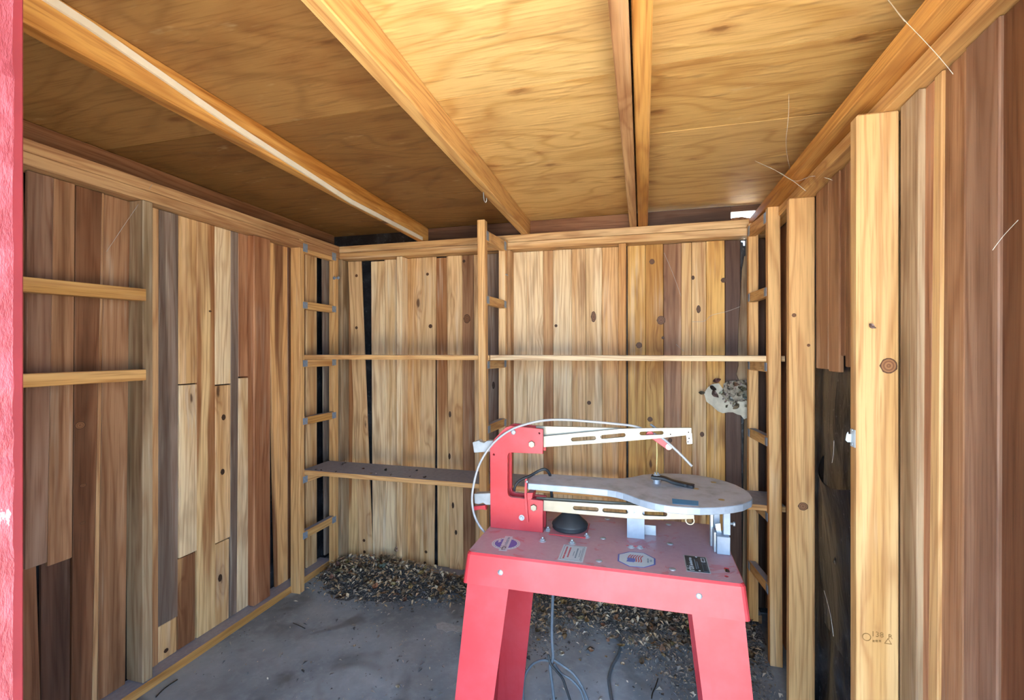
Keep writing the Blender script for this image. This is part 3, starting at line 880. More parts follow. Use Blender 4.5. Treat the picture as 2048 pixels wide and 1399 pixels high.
shelf('lower dusty shelf board in the right bay, behind the saw table', -0.7205, 0.578, 2.218, 2.437, -0.650, 0.024, 'stud', G)

# ------------------------------------------------------------------ knots that can be made out one by one, on the boards that carry them
def make_knotm():
    t = NT('knot_wood')
    p = t.coord(); ln = t.add('ShaderNodeVectorMath', operation='LENGTH'); t.link(p, ln.inputs[0])
    d = t.math('ADD', ln.outputs['Value'], t.math('MULTIPLY', t.noise(p, 160, 3), 0.25))
    r = t.math('MULTIPLY_ADD', t.math('SINE', t.math('MULTIPLY', d, 16.0)), 0.5); r.node.inputs[2].default_value = 0.5
    col = t.mix(r, rgba('7a4e30'), rgba('a8764c'))
    col = t.mix(t.ramp(d, 0.82, 1.1), col, rgba('4a2c1a'))
    t.put(t.b, 'Base Color', t.mix(t.prop('deep'), col, rgba('2e1c12')))
    t.b.inputs['Roughness'].default_value = 0.6
    return t.m
KNOTM = make_knotm()
def knot_mesh():
    me = bpy.data.meshes.new('knot'); n = 14
    vs = [(0, 0, 0.001)] + [(math.cos(6.2832 * k / n) * (1 + 0.08 * math.sin(3 * k)), math.sin(6.2832 * k / n), 0.0) for k in range(n)]
    me.from_pydata(vs, [], [(0, k + 1, (k + 1) % n + 1) for k in range(n)]); me.materials.append(KNOTM)
    return me
KME = knot_mesh()
def knot(parent, p, n, rx, rz, deep=0.5):
    n = Vector(n); ey = Vector((0, 0, 1)); ex = ey.cross(n)
    o = bpy.data.objects.new('knot', KME)
    M = frame(Vector(p) + n * 0.0007, ex, ey, n) @ Matrix.Diagonal((rx, rz, 0.3, 1))
    place(o, M, parent); o['deep'] = deep
NB = (0, -1, 0)
for px, py, r, off, e, d in ((1304, 523, 5, .003, 1.1, .6), (1322, 640, 8, .003, 1.1, .55), (1278, 690, 6, 0, 1.0, .6), (1447, 560, 5, .003, 1.0, .8), (1326, 675, 3, .003, 1, .8), (1397, 618, 4, 0, 2.0, .7),
                             (1386, 555, 3, 0, 1.4, .8), (1187, 633, 5, 0, 2.2, .5), (1178, 805, 4, 0, 1.0, .7), (1300, 838, 5, .003, 1.0, .6), (1404, 868, 4, 0, 1.3, .7), (1340, 880, 4, -.004, 1.2, .8), (1112, 651, 3, .002, 1, .8),
                             (713, 551, 3, .016, 1, .7), (713, 655, 3, .016, 1, .8), (728, 1080, 3, .016, 1, .8), (729, 1103, 3, .016, 1, .8), (855, 548, 3, .006, 1, .7), (861, 652, 4, .006, 1, .8), (852, 1103, 3, .006, 1, .8), (850, 1125, 3, .006, 1, .8),
                             (897, 538, 3, 0, 1, .7), (934, 637, 7, 0, 1.3, .4), (928, 522, 3, 0, 1, .9), (900, 828, 2.5, .004, 2.5, .9), (899, 912, 2.5, .004, 2.5, .9), (906, 1010, 2.5, .004, 2.5, .9), (912, 1064, 2.5, .004, 2, .9), (987, 770, 3, 0, 2.5, .9)):
    p = at_Y(px, py, PB - off); s_ = r * (p.y * CS - p.x * SN) / F
    knot(wb, p, NB, s_, s_ * e, d)
for px, py, r, off, e, d in ((447, 834, 3, .004, 2, .9), (445, 943, 3, .004, 2, .9), (440, 1155, 3, 0, 2.5, .9), (332, 1300, 3, -.002, 1.4, .9), (166, 970, 4, .002, 1, .5), (165, 1045, 3, .002, 1, .6), (160, 850, 6, .002, 1.3, .3), (305, 1010, 2, 0, 1, .5), (420, 622, 2, 0, 1, .8)):
    X = Xl(0) + off; p = at_X(px, py, X); X = Xl(p.z) + off; p = at_X(px, py, X); s_ = r * (p.y * CS - p.x * SN) / F
    knot(wl, p, (1, 0, 0), s_ * 1.6, s_ * e, d)
for px, py, r, Y, e, d in ((1777, 731, 15, 1.2868, 1.05, .15), (1606, 1012, 9, 1.9258, 0.9, .2), (1588, 630, 4, 1.9258, 1, .3), (1617, 690, 3, 1.9258, 1, .3)):
    p = at_Y(px, py, Y); s_ = r * (p.y * CS - p.x * SN) / F
    knot(wr, p, NB, s_, s_ * e, d)
# peeling pale paint on the concrete beside the saw
pp = [(872, 1247), (884, 1243), (899, 1246), (912, 1250), (926, 1251), (928, 1262), (915, 1264), (905, 1260), (893, 1264), (884, 1258), (875, 1257)]
prism('paint_patch', floor, [at_Z(x, y, FLOOR + 0.0004) for x, y in pp], (0, 0, 0.0006), plain('pale_paint_patch', 'b9bfc6', 0.8, 0, 0.2, 60))

# ------------------------------------------------------------------ scroll saw on its red stand
ZS = -0.55                    # top of the stand
SX0, SX1, SY0, SY1 = -0.463, 0.232, 1.228, 1.622
saw = empty('scroll_saw', (-0.115, 1.42, FLOOR))
tag(saw, 'red scroll saw with grey oval table on a red sheet-metal stand', 'scroll saw')
def top_M(): return frame((0, 0, ZS - 0.003), (1, 0, 0), (0, 1, 0), (0, 0, 1))
def ring2(px, py, r, n=14, ex=1.0, Z=ZS):
    c = at_Z(px, py, Z)
    return [(c.x + r * math.cos(2 * math.pi * k / n), c.y + r * ex * math.sin(2 * math.pi * k / n)) for k in range(n)]
rr = 0.010
outline = [(SX0 + rr, SY0), (SX1 - rr, SY0), (SX1, SY0 + rr), (SX1, SY1 - rr), (SX1 - rr, SY1), (SX0 + rr, SY1), (SX0, SY1 - rr), (SX0, SY0 + rr)]
slot_c = at_Z(1454, 1139, ZS)
slot = [(slot_c.x + 0.006 * math.cos(a) , slot_c.y + (0.008 if math.sin(a) > 0 else -0.008) + 0.006 * math.sin(a)) for a in [k * math.pi / 8 for k in range(16)]]
holed('stand_top', saw, [outline, slot, ring2(1453, 1152, 0.005)], top_M(), 0.003, RED)
# apron: the folded, outward leaning rim
def apron():
    h, k = 0.082, 0.155
    a = h * k
    def ringpts(x0, x1, y0, y1, z, r=0.012):
        pts = []
        for cx, cy, a0 in ((x1 - r, y0 + r, -90), (x1 - r, y1 - r, 0), (x0 + r, y1 - r, 90), (x0 + r, y0 + r, 180)):
            for q in range(4):
                an = math.radians(a0 + q * 30); pts.append((cx + r * math.cos(an), cy + r * math.sin(an), z))
        return pts
    out_t = ringpts(SX0, SX1, SY0, SY1, ZS - 0.0005); out_b = ringpts(SX0 - a, SX1 + a, SY0 - a, SY1 + a, ZS - h)
    mid = ringpts(SX0 - 0.004, SX1 + 0.004, SY0 - 0.004, SY1 + 0.004, ZS - 0.006)
    in_b = ringpts(SX0 - a + 0.003, SX1 + a - 0.003, SY0 - a + 0.003, SY1 + a - 0.003, ZS - h, 0.010)
    in_t = ringpts(SX0 + 0.003, SX1 - 0.003, SY0 + 0.003, SY1 - 0.003, ZS - 0.004, 0.010)
    rings = [out_t, mid, out_b, in_b, in_t]; n = 16
    vs = [p for r_ in rings for p in r_]; fs = []
    for i in range(4):
        for q in range(n): fs.append((i * n + q, i * n + (q + 1) % n, (i + 1) * n + (q + 1) % n, (i + 1) * n + q))
    return mesh_obj('apron', vs, fs, RED, saw, Matrix.Translation((-0.115, 1.42, ZS - h)))
apron()
XC, YC = (SX0 + SX1) / 2, (SY0 + SY1) / 2
def leg(sx, sy):
    """angle-section leg: one flange faces front or back, the other faces sideways; tapers to the foot"""
    t = 0.003
    def sec(z):
        h = ZS - z
        xo = (SX1 - XC) + 0.085 * h - 0.006; yo = (SY1 - YC) + 0.085 * h - 0.006
        wi = 0.118 - 0.035 * (h - 0.08)
        wj = 0.105 - 0.035 * (h - 0.08)
        prof = [(xo - wi, yo), (xo, yo), (xo, yo - wj), (xo - t, yo - wj), (xo - t, yo - t), (xo - wi, yo - t)]
        return [Vector((XC + sx * x, YC + sy * y, z)) for x, y in prof]
    top, bot = sec(ZS - 0.012), sec(FLOOR + 0.002)
    vs = top + bot
    fs = [tuple(range(6)), tuple(range(11, 5, -1))] + [(i, (i + 1) % 6, (i + 1) % 6 + 6, i + 6) for i in range(6)]
    return mesh_obj('leg', vs, fs, RED, saw, Matrix.Translation(bot[1]))
for sx in (-1, 1):
    for sy in (-1, 1): leg(sx, sy)

def dome(px, py, Y, r, parent=saw, name='carriage_bolt', mat=STEEL):
    p = at_Y(px, py, Y)
    return lathe(name, parent, [(r, 0), (r * 0.93, r * 0.25), (r * 0.6, r * 0.48), (r * 0.15, r * 0.56)], p, (0, -1, 0), mat, 16)
for px, py in ((1001, 1144), (1398, 1191)):
    z = at_Y(px, py, 1.222).z
    dome(px, py, SY0 - (ZS - z) * 0.155 + 0.0005, 0.0085)
def flat_rivet(px, py, r=0.009):
    p = at_Z(px, py, ZS)
    lathe('rivet', saw, [(r, 0), (r * 0.95, 0.0012), (r * 0.5, 0.002)], p, (0, 0, 1), STEEL, 14)
for px, py in ((1206, 1076), (1340, 1087), (1198, 1121), (1345, 1138), (1337, 1048), (1215, 1037)): flat_rivet(px, py)
def hex_nut(p, axis, r=0.007, h=0.006, parent=saw, shank=0.005, name='bolt'):
    p = Vector(p); axis = Vector(axis)
    b = lathe(name, parent, [(r * 1.55, 0), (r * 1.55, 0.0015)], p, axis, STEEL, 18, False)
    lathe('hex_nut', b, [(r, 0.0015), (r, h), (r * 0.85, h + 0.001)], p, axis, STEEL, 6, False)
    if shank: lathe('threaded_end', b, [(r * 0.5, h), (r * 0.5, h + shank), (r * 0.3, h + shank + 0.001)], p, axis, STEEL, 10)
    return b
for px, py in ((1085, 1081), (1144, 1086), (1096, 1060), (1173, 1073)): hex_nut(at_Z(px, py, ZS), (0, 0, 1))
for px, py in ((1262, 1094), (1280, 1095)): hex_nut(at_Z(px, py, ZS), (0, 0, 1), 0.006, 0.004, shank=0)

# C-frame: two red side plates
YF = 1.412
cf = empty('c_frame', at_Z(1033, 1057, ZS), saw)
def c_outline(Y):
    pts = [(981, 1053), (980, 893), (988, 878), (1003, 862), (1012, 854), (1021, 851), (1085.5, 858), (1085.5, 907), (1022, 904.5), (1017, 906), (1015, 911),
           (1015, 985), (1017, 991), (1022, 994), (1085.5, 1001), (1085.5, 1059.5)]
    return [(at_Y(x, y, Y).x, at_Y(x, y, Y).z) for x, y in pts]
base2 = c_outline(YF)
zmin = min(p[1] for p in base2)
def c_plate(Y, th, mat=REDF):
    pts = [(x, max(z, ZS + 0.0005) if z < ZS + 0.02 else z) for x, z in base2]
    pts[0] = (pts[0][0], ZS + 0.0005); pts[-1] = (pts[-1][0], ZS + 0.0005)
    def rd(px, py, r):
        c = at_Y(px, py, YF); return [(c.x + r * math.cos(k * 0.6283), c.z + r * math.sin(k * 0.6283)) for k in range(10)]
    return holed('side_plate', cf, [pts, rd(987.5, 908.5, 0.0035), rd(1078.5, 866, 0.003)], frame((0, Y + th, 0), (1, 0, 0), (0, 0, 1), (0, -1, 0)), th, mat, bevel=0.0008)
c_plate(YF, 0.013); c_plate(YF + 0.046, 0.013)
for px, py, r, sh in ((1064, 887.5, 0.0105, 0), (1068, 1014, 0.0105, 0), (1043.5, 1034.5, 0.0075, 0)):
    p = at_Y(px, py, YF)
    if r > 0.01: lathe('hex_bolt', cf, [(r, 0), (r, 0.006), (r * 0.9, 0.0075)], p, (0, -1, 0), ALU, 6, False)
    else: hex_nut(p, (0, -1, 0), r * 0.75, 0.006, cf, 0, 'washer_bolt')
# rear stubs of both arms
def yprism(name, parent, px, Y, th, mat, **kw):
    return prism(name, parent, [at_Y(x, y, Y) for x, y in px], (0, th, 0), mat, **kw)

# arms: slotted side plates carried between the frame plates
def oval(px0, px1, pyc0, pyc1, r, Y):
    a, b = at_Y(px0, pyc0, Y), at_Y(px1, pyc1, Y)
    d = Vector((b.x - a.x, 0, b.z - a.z)).normalized(); n = Vector((-d.z, 0, d.x))
    pts = []
    for c, s in ((b, 1), (a, -1)):
        for k in range(9):
            an = -math.pi / 2 + math.pi * k / 8
            v = c + d * (s * r * math.cos(an)) + n * (s * r * math.sin(an)); pts.append((v.x, v.z))
    return pts
def arm(name, px, slots, Y, th, extra=()):
    A = empty(name, at_Y(1087, px[0][1], Y), saw)
    loops = [[(at_Y(x, y, Y).x, at_Y(x, y, Y).z) for x, y in px]] + [oval(*s, Y) for s in slots] + list(extra)
    holed('arm_plate', A, loops, frame((0, Y + th, 0), (1, 0, 0), (0, 0, 1), (0, -1, 0)), th, ALU, bevel=0.0006)
    return A
YA = YF + 0.0145
ua = arm('upper_arm', [(1075, 871), (1087, 872), (1190, 862), (1240, 857), (1300, 855.5), (1383, 855), (1383, 868), (1370, 870.5), (1310, 877), (1240, 883), (1087, 894), (1075, 894)],
         [(1146, 1188, 878.5, 875.5, 0.0056), (1205, 1247, 873.5, 869.5, 0.0056), (1283, 1323, 866.5, 865, 0.0052)], YA, 0.010)
yprism('rear_bar', ua, [(1072, 851.5), (1275, 856), (1275, 864), (1180, 868), (1072, 872)], YA + 0.016, 0.009, ALU, bevel=0.0006)
yprism('rear_stub', ua, [(945, 884), (958, 880), (960, 883), (968, 885), (974, 881), (1002, 880), (1002, 901), (948, 905)], YA, 0.024, STEEL, bevel=0.001)
tip = yprism('blade_clamp', ua, [(1372, 866), (1384, 866), (1385, 887), (1374, 888)], YA + 0.0105, 0.004, STEEL, bevel=0.0005)
for px, py in ((1378, 876), (1376, 883)):
    p = at_Y(px, py, YA + 0.0105); lathe('screw_hole', tip, [(0.0022, 0), (0.0022, 0.0004)], p, (0, -1, 0), DARKHOLE, 10, False)
for px, py, r in ((1341, 868, 0.002), (1377, 864, 0.002), (1094, 876, 0.0)):
    if r: lathe('screw_hole', ua, [(r, 0), (r, 0.0004)], at_Y(px, py, YA), (0, -1, 0), DARKHOLE, 10, False)
# lower arm
la = arm('lower_arm', [(1075, 999), (1087, 1000), (1150, 1004), (1215, 1008), (1270, 1010), (1330, 1017), (1388, 1026), (1389, 1037), (1368, 1038), (1300, 1038.5), (1255, 1036), (1160, 1028), (1087, 1021), (1075, 1020)],
         [(1150, 1193, 1015.5, 1018.5, 0.0058), (1209, 1252, 1020, 1023, 0.0058), (1289, 1330, 1026.5, 1028, 0.0058)], YA, 0.010)
yprism('rear_bar', la, [(1072, 994), (1300, 1008), (1300, 1014), (1072, 999)], YA + 0.018, 0.009, ALU, bevel=0.0006)
yprism('rear_stub', la, [(948, 987), (1002, 985), (1002, 1010), (972, 1009), (966, 1005), (957, 1008), (949, 1006)], YA, 0.024, STEEL, bevel=0.001)
yprism('rear_knob', la, [(947, 1012), (970, 1010), (972, 1020), (962, 1018), (948, 1021)], YA + 0.004, 0.02, REDF, bevel=0.001)
c = at_Y(1380, 1041, YA); rg = lambda r: [(c.x + r * math.cos(k * math.pi / 10), c.z + r * math.sin(k * math.pi / 10)) for k in range(20)]
holed('arm_eye', la, [rg(0.0125), rg(0.0095)], frame((0, YA + 0.0085, 0), (1, 0, 0), (0, 0, 1), (0, -1, 0)), 0.007, ALU)
pv = at_Y(1270.5, 1026, YA)
pb = lathe('pivot_bolt', la, [(0.0125, 0), (0.0125, 0.002), (0.0085, 0.0022), (0.0085, 0.006)], pv, (0, -1, 0), STEEL, 18, False)
lathe('hex_nut', pb, [(0.006, 0.006), (0.006, 0.011), (0.003, 0.011), (0.003, 0.016)], pv, (0, -1, 0), STEEL, 6, False)
# support bracket with its foot on the stand
fb = at_Z(1271, 1072, ZS)
sb = empty('support_bracket', fb, saw)
w0, w1 = at_Y(1254, 1050, YA + 0.014).x, at_Y(1289, 1050, YA + 0.014).x
box('upright', sb, w0, w1, YA + 0.0115, YA + 0.0145, ZS + 0.0005, at_Y(1270, 1012, YA).z, CASTALU, 0.0005)
def circ(x, y, r): return [(x + r * math.cos(k * 0.5236), y + r * math.sin(k * 0.5236)) for k in range(12)]
p1, p2 = at_Z(1260, 1075, ZS), at_Z(1281, 1077, ZS)
holed('foot', sb, [[(w0, YA - 0.045), (w1, YA - 0.045), (w1, YA + 0.011), (w0, YA + 0.011)], circ(p1.x, p1.y, 0.005), circ(p2.x, p2.y, 0.005)], frame((0, 0, ZS + 0.0003), (1, 0, 0), (0, 1, 0), (0, 0, 1)), 0.002, RED)
box('back_plate', sb, at_Y(1282, 1045, YA + 0.05).x, at_Y(1312, 1045, YA + 0.05).x, YA + 0.052, YA + 0.056, ZS + 0.0005, ZS + 0.030, STEEL, 0.0005)

# oval table, 19 mm cast plate
ZTB = -0.398
tp = [(1056, 966), (1054, 962), (1058, 957), (1066, 951), (1078, 948), (1100, 947), (1160, 951), (1220, 955.5), (1245, 955.5), (1262, 953.5), (1286, 948.5), (1310, 946.5), (1332, 946), (1356, 946.5), (1380, 948),
      (1405, 951), (1430, 956), (1452, 962), (1472, 969), (1488, 977), (1499, 985), (1505, 994), (1503, 1000), (1486, 1007.5), (1468, 1011), (1450, 1013), (1425, 1014.5), (1400, 1015), (1374, 1014),
      (1348, 1012), (1328, 1009.5), (1310, 1006), (1294, 1002), (1280, 998), (1268, 993.5), (1258, 989.5), (1246, 985.5), (1232, 982), (1215, 979), (1160, 974)]
tpts = [at_Z(x, y, ZTB) for x, y in tp]
table = prism('table', saw, tpts, (0, 0, -0.019), CASTALU, bevel=0.0015)
for px, py in ((1427, 964), (1443, 999), (1392, 977)):
    p = at_Z(px, py, ZTB)
    lathe('threaded_hole', table, [(0.008, -0.001), (0.008, 0.0006), (0.0055, 0.0008)], p, (0, 0, 1), BRASS, 16)
tq = [at_Z(x, y, ZTB) + Vector((0, 0, 0.0004)) for x, y in ((1344, 997), (1397, 1002), (1397, 1011), (1345, 1007))]
o = prism('tape_strip', table, tq, (0, 0, 0.0005), TAPE); o['label'] = 'strip of blue masking tape'
# clamp lever on the table: two chrome bolt heads and a black handle
lb = at_Z(1313, 966, ZTB)
lev = empty('clamp_lever', lb, saw)
lathe('spacer', lev, [(0.010, 0), (0.010, 0.010), (0.013, 0.010), (0.013, 0.013)], lb, (0, 0, 1), STEEL, 16, False)
tipp = at_Z(1388, 975, ZTB) + Vector((0, 0, 0.004))
hb = lb + Vector((0, 0, 0.019))
ctrl = [hb + Vector((-0.014, 0.002, 0)), hb + Vector((0.02, -0.004, -0.001)), hb.lerp(tipp, 0.45) + Vector((0, 0, -0.0015)), hb.lerp(tipp, 0.75) + Vector((0, 0, -0.001)), tipp]
path = smooth_path(ctrl, 5)
vs, fs = [], []
for i, p in enumerate(path):
    t = i / (len(path) - 1)
    d = (path[min(i + 1, len(path) - 1)] - path[max(i - 1, 0)]).normalized(); sd = d.cross(Vector((0, 0, 1))).normalized(); uu = sd.cross(d)
    w = 0.013 - 0.004 * math.sin(math.pi * min(1, t * 1.2)) if t < 0.8 else 0.0105 + 0.002 * math.sin((t - 0.8) * 5 * math.pi)
    hgt = 0.0055
    for a, b in ((-1, -0.6), (-0.7, -1), (0.7, -1), (1, -0.6), (1, 0.6), (0.7, 1), (-0.7, 1), (-1, 0.6)): vs.append(p + sd * (w * a) + uu * (hgt * b))
    if i:
        for k in range(8): fs.append(((i - 1) * 8 + k, (i - 1) * 8 + (k + 1) % 8, i * 8 + (k + 1) % 8, i * 8 + k))
n8 = (len(path) - 1) * 8
fs += [tuple(range(8)), tuple(range(n8 + 7, n8 - 1, -1))]
mesh_obj('handle', vs, fs, BLACKPL, lev, Matrix.Translation(hb), smooth=False, bevel=0)
hd = hb + Vector((0, 0, 0.006))
lathe('bolt_head', lev, [(0.0105, 0), (0.0105, 0.002), (0.007, 0.0025), (0.007, 0.008), (0.0055, 0.009)], hd, (0, 0, 1), STEEL, 6, False)
lathe('socket', lev, [(0.006, 0), (0.006, 0.001)], tipp + Vector((-0.004, 0, 0.0055)), (0, 0, 1), BLACKRUB, 12, False)

# table trunnion at the right end
tx0, tx1 = at_Z(1434, 1108, ZS), at_Z(1460, 1109, ZS)
tr = empty('trunnion', (tx0 + tx1) / 2, saw)
ty = tx0.y
zb1 = at_Y(1446, 1073, ty).z
box('block', tr, tx0.x, tx1.x, ty, ty + 0.05, ZS + 0.0005, zb1, CASTALU, 0.0015)
box('side_cheek', tr, tx0.x - 0.006, tx0.x - 0.0005, ty + 0.012, ty + 0.085, ZS + 0.0005, zb1 + 0.006, STEEL, 0.001)
zt1 = ZTB - 0.0195
box('upright', tr, at_Y(1447, 1050, ty + 0.014).x, at_Y(1461, 1050, ty + 0.014).x, ty + 0.014, ty + 0.028, zb1 + 0.0005, zt1, CASTALU, 0.001)
yprism('curved_quadrant', tr, [(1430, 1047), (1441, 1046), (1442, 1058), (1445, 1070), (1436, 1072), (1432, 1060)], ty + 0.030, 0.006, STEEL, bevel=0.0006)
box('rear_upright', tr, at_Y(1421, 1050, ty + 0.05).x, at_Y(1427, 1050, ty + 0.05).x, ty + 0.052, ty + 0.072, ZS + 0.0005, zt1, STEEL, 0.001)
box('rear_web', tr, at_Y(1427.5, 1050, ty + 0.06).x, at_Y(1440, 1050, ty + 0.06).x, ty + 0.060, ty + 0.070, ZS + 0.05, zt1, CASTALU, 0.001)
pk = at_Y(1463, 1047, ty + 0.02)
lathe('lock_screw', tr, [(0.003, 0), (0.003, 0.008), (0.006, 0.0085), (0.006, 0.013)], (pk.x - 0.004, ty + 0.021, pk.z), (1, 0, 0), STEEL, 12)

# bellows air pump under the lower arm
bc = (at_Z(1103, 1053, ZS) + at_Z(1180, 1056, ZS)) / 2
bc = Vector((bc.x, 1.462, ZS))
bel = empty('air_bellows', bc, saw)
box('bellows_plate', bel, bc.x - 0.055, bc.x + 0.055, bc.y - 0.062, bc.y + 0.06, ZS + 0.0005, ZS + 0.004, REDF, 0.001)
lathe('rubber_bellows', bel, [(0.050, 0.0045), (0.054, 0.009), (0.050, 0.014), (0.0555, 0.018), (0.054, 0.022), (0.042, 0.033), (0.028, 0.046), (0.020, 0.052), (0.016, 0.056)], bc, (0, 0, 1), BLACKRUB, 32)

# milky air hose: from behind the stand up round the frame, clipped on top, along the arm and down to the blower nozzle
YH = YF - 0.006
hp = [(987, 1078, YH + 0.03), (966, 1060, YH - 0.01), (950, 1033, YH), (944, 1000, YH), (948, 965, YH), (958, 930, YH), (975, 900, YH), (997, 876, YH), (1024, 858, YH), (1055, 847, YH), (1090, 840, YH), (1130, 839, YH), (1180, 842.5, YH),
      (1230, 847, YH + 0.01), (1270, 852, YH + 0.03), (1300, 864, YH + 0.040), (1325, 876, YH + 0.030), (1345, 893, YH + 0.02), (1365, 912, YH + 0.015), (1384, 932, YH + 0.01)]
tube('air_hose', saw, [at_Y(*p) for p in hp], 0.0036, HOSE, 10, 6)
cl = at_Y(1026, 862.5, YH - 0.002)
lathe('hose_clip', saw, [(0.0075, 0), (0.0075, 0.006), (0.004, 0.008)], (cl.x, YF + 0.0005, cl.z - 0.003), (0, -1, 0), HOSE, 14)
yprism('nozzle_arm', saw, [(1291, 868), (1296, 862), (1304, 862), (1308, 868), (1342, 888), (1343, 897), (1335, 900), (1330, 896)], YA + 0.012, 0.008, REDF, bevel=0.001)
nc = at_Y(1337.5, 893, YA + 0.012)
hex_nut(nc, (0, -1, 0), 0.0055, 0.004, saw, 0, 'nozzle_nut')
tube('hold_down_rod', saw, [at_Y(1313, 872, YA + 0.02), at_Y(1314, 905, YA + 0.02), at_Y(1313, 948, YA + 0.02)], 0.0022, BRASS, 8, 2)
tube('tension_lever', saw, [at_Y(1301, 848, YA + 0.015), at_Y(1308, 853, YA + 0.012), at_Y(1316, 858, YA + 0.011)], 0.003, CORD, 8, 4)

# dark hose and red strip behind the table's tail
dh = [(1028, 985, 1.475), (1030, 972, 1.475), (1040, 960, 1.475), (1060, 951, 1.475), (1078, 941, 1.475), (1090, 938, 1.48), (1098, 945, 1.49), (1102, 960, 1.50), (1103, 985, 1.50), (1104, 1010, 1.50)]
tube('switch_cable', saw, [at_Y(*p) for p in dh], 0.0045, BLACKRUB, 10, 6)
yprism('red_strip', saw, [(1050, 958), (1054, 957), (1053, 990), (1055, 1020), (1057, 1044), (1054, 1045), (1051, 1018), (1049, 990)], YF - 0.010, 0.006, REDF)
yprism('tail_bracket', saw, [(1054, 985), (1066, 985), (1064, 997), (1054, 1001)], YF - 0.004, 0.05, REDF, bevel=0.001)
tb = at_Y(1055, 963, YF - 0.01); lathe('tail_screw', saw, [(0.004, 0), (0.004, 0.005), (0.002, 0.006)], tb, (-0.5, -1, 0.3), STEEL, 10)

# ---- labels on the stand top; their lettering runs along +Y with heads to -X (read from the right end)
EPS = 0.0004
def lblM(p, rot=0.0):
    ca, sa_ = math.cos(rot), math.sin(rot)
    ex = Vector((-sa_, ca, 0)); ey = Vector((-ca, -sa_, 0))
    return frame((p.x, p.y, ZS + EPS), ex, ey, (0, 0, 1))
def flat(name, parent, M, pts, z, mat, th=0.0003):
    v = [M @ Vector((x, y, z)) for x, y in pts]
    return prism(name, parent, v, (0, 0, th), mat)
def circle_pts(r, n=32, cx=0, cy=0): return [(cx + r * math.cos(2 * math.pi * k / n), cy + r * math.sin(2 * math.pi * k / n)) for k in range(n)]
def rect(x0, x1, y0, y1): return [(x0, y0), (x1, y0), (x1, y1), (x0, y1)]
# 1 round blue emblem with a band
c0 = at_Z(1012, 1086.5, ZS)
M = lblM(c0, 0.10)
rb = 0.041
emb = flat('round_emblem', saw, M, circle_pts(rb), 0, STKW); emb['label'] = 'round blue and white emblem sticker'
flat('blue_disc', emb, M, circle_pts(rb * 0.78), 0.0003, STKB)
flat('band', emb, M, rect(-0.052, 0.052, -0.0115, 0.0115), 0.0006, STKW)
writing('lettering', emb, 'rbi', M @ Matrix.Translation((-0.047, -0.006, 0.001)), 0.026, STKK)
writing('lettering', emb, 'industries', M @ Matrix.Translation((-0.014, -0.005, 0.001)), 0.0145, STKG)
for k, (hx, hy, hr) in enumerate(((0.012, 0.020, 0.0042), (0.018, 0.023, 0.003), (0.006, 0.022, 0.0028), (0.022, 0.019, 0.0022))):
    flat('white_mark', emb, M, circle_pts(hr, 7, hx, hy), 0.0006, STKW)
for k in range(22):
    an = 0.3 + k * 0.262
    if abs(math.sin(an)) < 0.34: continue
    flat('rim_print', emb, M, circle_pts(0.0016, 4, rb * 0.89 * math.cos(an), rb * 0.89 * math.sin(an)), 0.0004, STKG)
# 2 white notice with red print
q = [at_Z(x, y, ZS) for x, y in ((1126, 1089.5), (1173, 1093), (1166.5, 1123), (1117, 1119))]
c0 = sum(q, Vector()) / 4; M = lblM(c0)
wx, wy = 0.051, 0.033
nt = flat('notice', saw, M, rect(-wx, wx, -wy, wy), 0, STKW); nt['label'] = 'white notice sticker with red and blue print'
for r_ in (rect(-wx + .004, wx - .004, wy - .006, wy - .005), rect(-wx + .004, wx - .004, -wy + .005, -wy + .006), rect(-wx + .004, -wx + .005, -wy + .005, wy - .005), rect(wx - .005, wx - .004, -wy + .005, wy - .005)):
    flat('border_line', nt, M, r_, 0.0003, STKG)
rnd = random.Random(2)
def print_row(parent, M, y, x0, x1, h, mat):
    x = x0
    while x < x1:
        w = rnd.uniform(0.003, 0.008); flat('print', parent, M, rect(x, min(x + w, x1), y, y + h), 0.0003, mat); x += w + 0.0018
print_row(nt, M, 0.018, -0.040, 0.038, 0.0042, STKR)
print_row(nt, M, 0.008, -0.030, 0.034, 0.0042, STKR)
print_row(nt, M, -0.004, -0.018, 0.012, 0.002, STKG)
print_row(nt, M, -0.012, -0.030, 0.032, 0.0034, STKG)
print_row(nt, M, -0.020, -0.022, 0.022, 0.0016, STKG)
print_row(nt, M, -0.025, -0.040, 0.040, 0.0016, STKG)
# 3 octagonal flag sticker
q = [at_Z(x, y, ZS) for x, y in ((1259, 1103), (1288, 1105.5), (1311, 1117), (1311, 1129), (1289, 1135), (1258, 1132.5), (1235, 1121.5), (1236, 1108))]
c0 = sum(q, Vector()) / 8; M = lblM(c0); Mi = M.inverted()
lq = [Mi @ v for v in q]
fl = flat('flag_sticker', saw, M, [(v.x, v.y) for v in lq], 0, STKB); fl['label'] = 'octagonal white sticker with a waving striped flag'
flat('white_field', fl, M, [(v.x * 0.93, v.y * (0.93 if abs(v.y) < 0.02 else 0.915)) for v in lq], 0.0003, STKW)
def wave(x): return 0.0022 * math.sin(x * 150) - x * 0.12
def stripe(y0, y1, x0, x1, mat, z):
    n = 7
    lo = [(x0 + (x1 - x0) * i / n, y0 + wave(x0 + (x1 - x0) * i / n)) for i in range(n + 1)]
    hi = [(x, y - y0 + y1) for x, y in reversed(lo)]
    return flat('flag_stripe' if mat is STKR else 'flag_canton', fl, M, lo + hi, z, mat)
for k in range(6):
    y = 0.018 - k * 0.0062
    stripe(y, y + 0.0032, -0.016 if k > 2 else 0.004, 0.026, STKR, 0.0006)
stripe(0.004, 0.024, -0.020, 0.003, STKB, 0.0008)
writing('lettering', fl, 'MADE IN', M @ Matrix.Translation((-0.013, -0.031, 0.0008)), 0.0062, STKG)
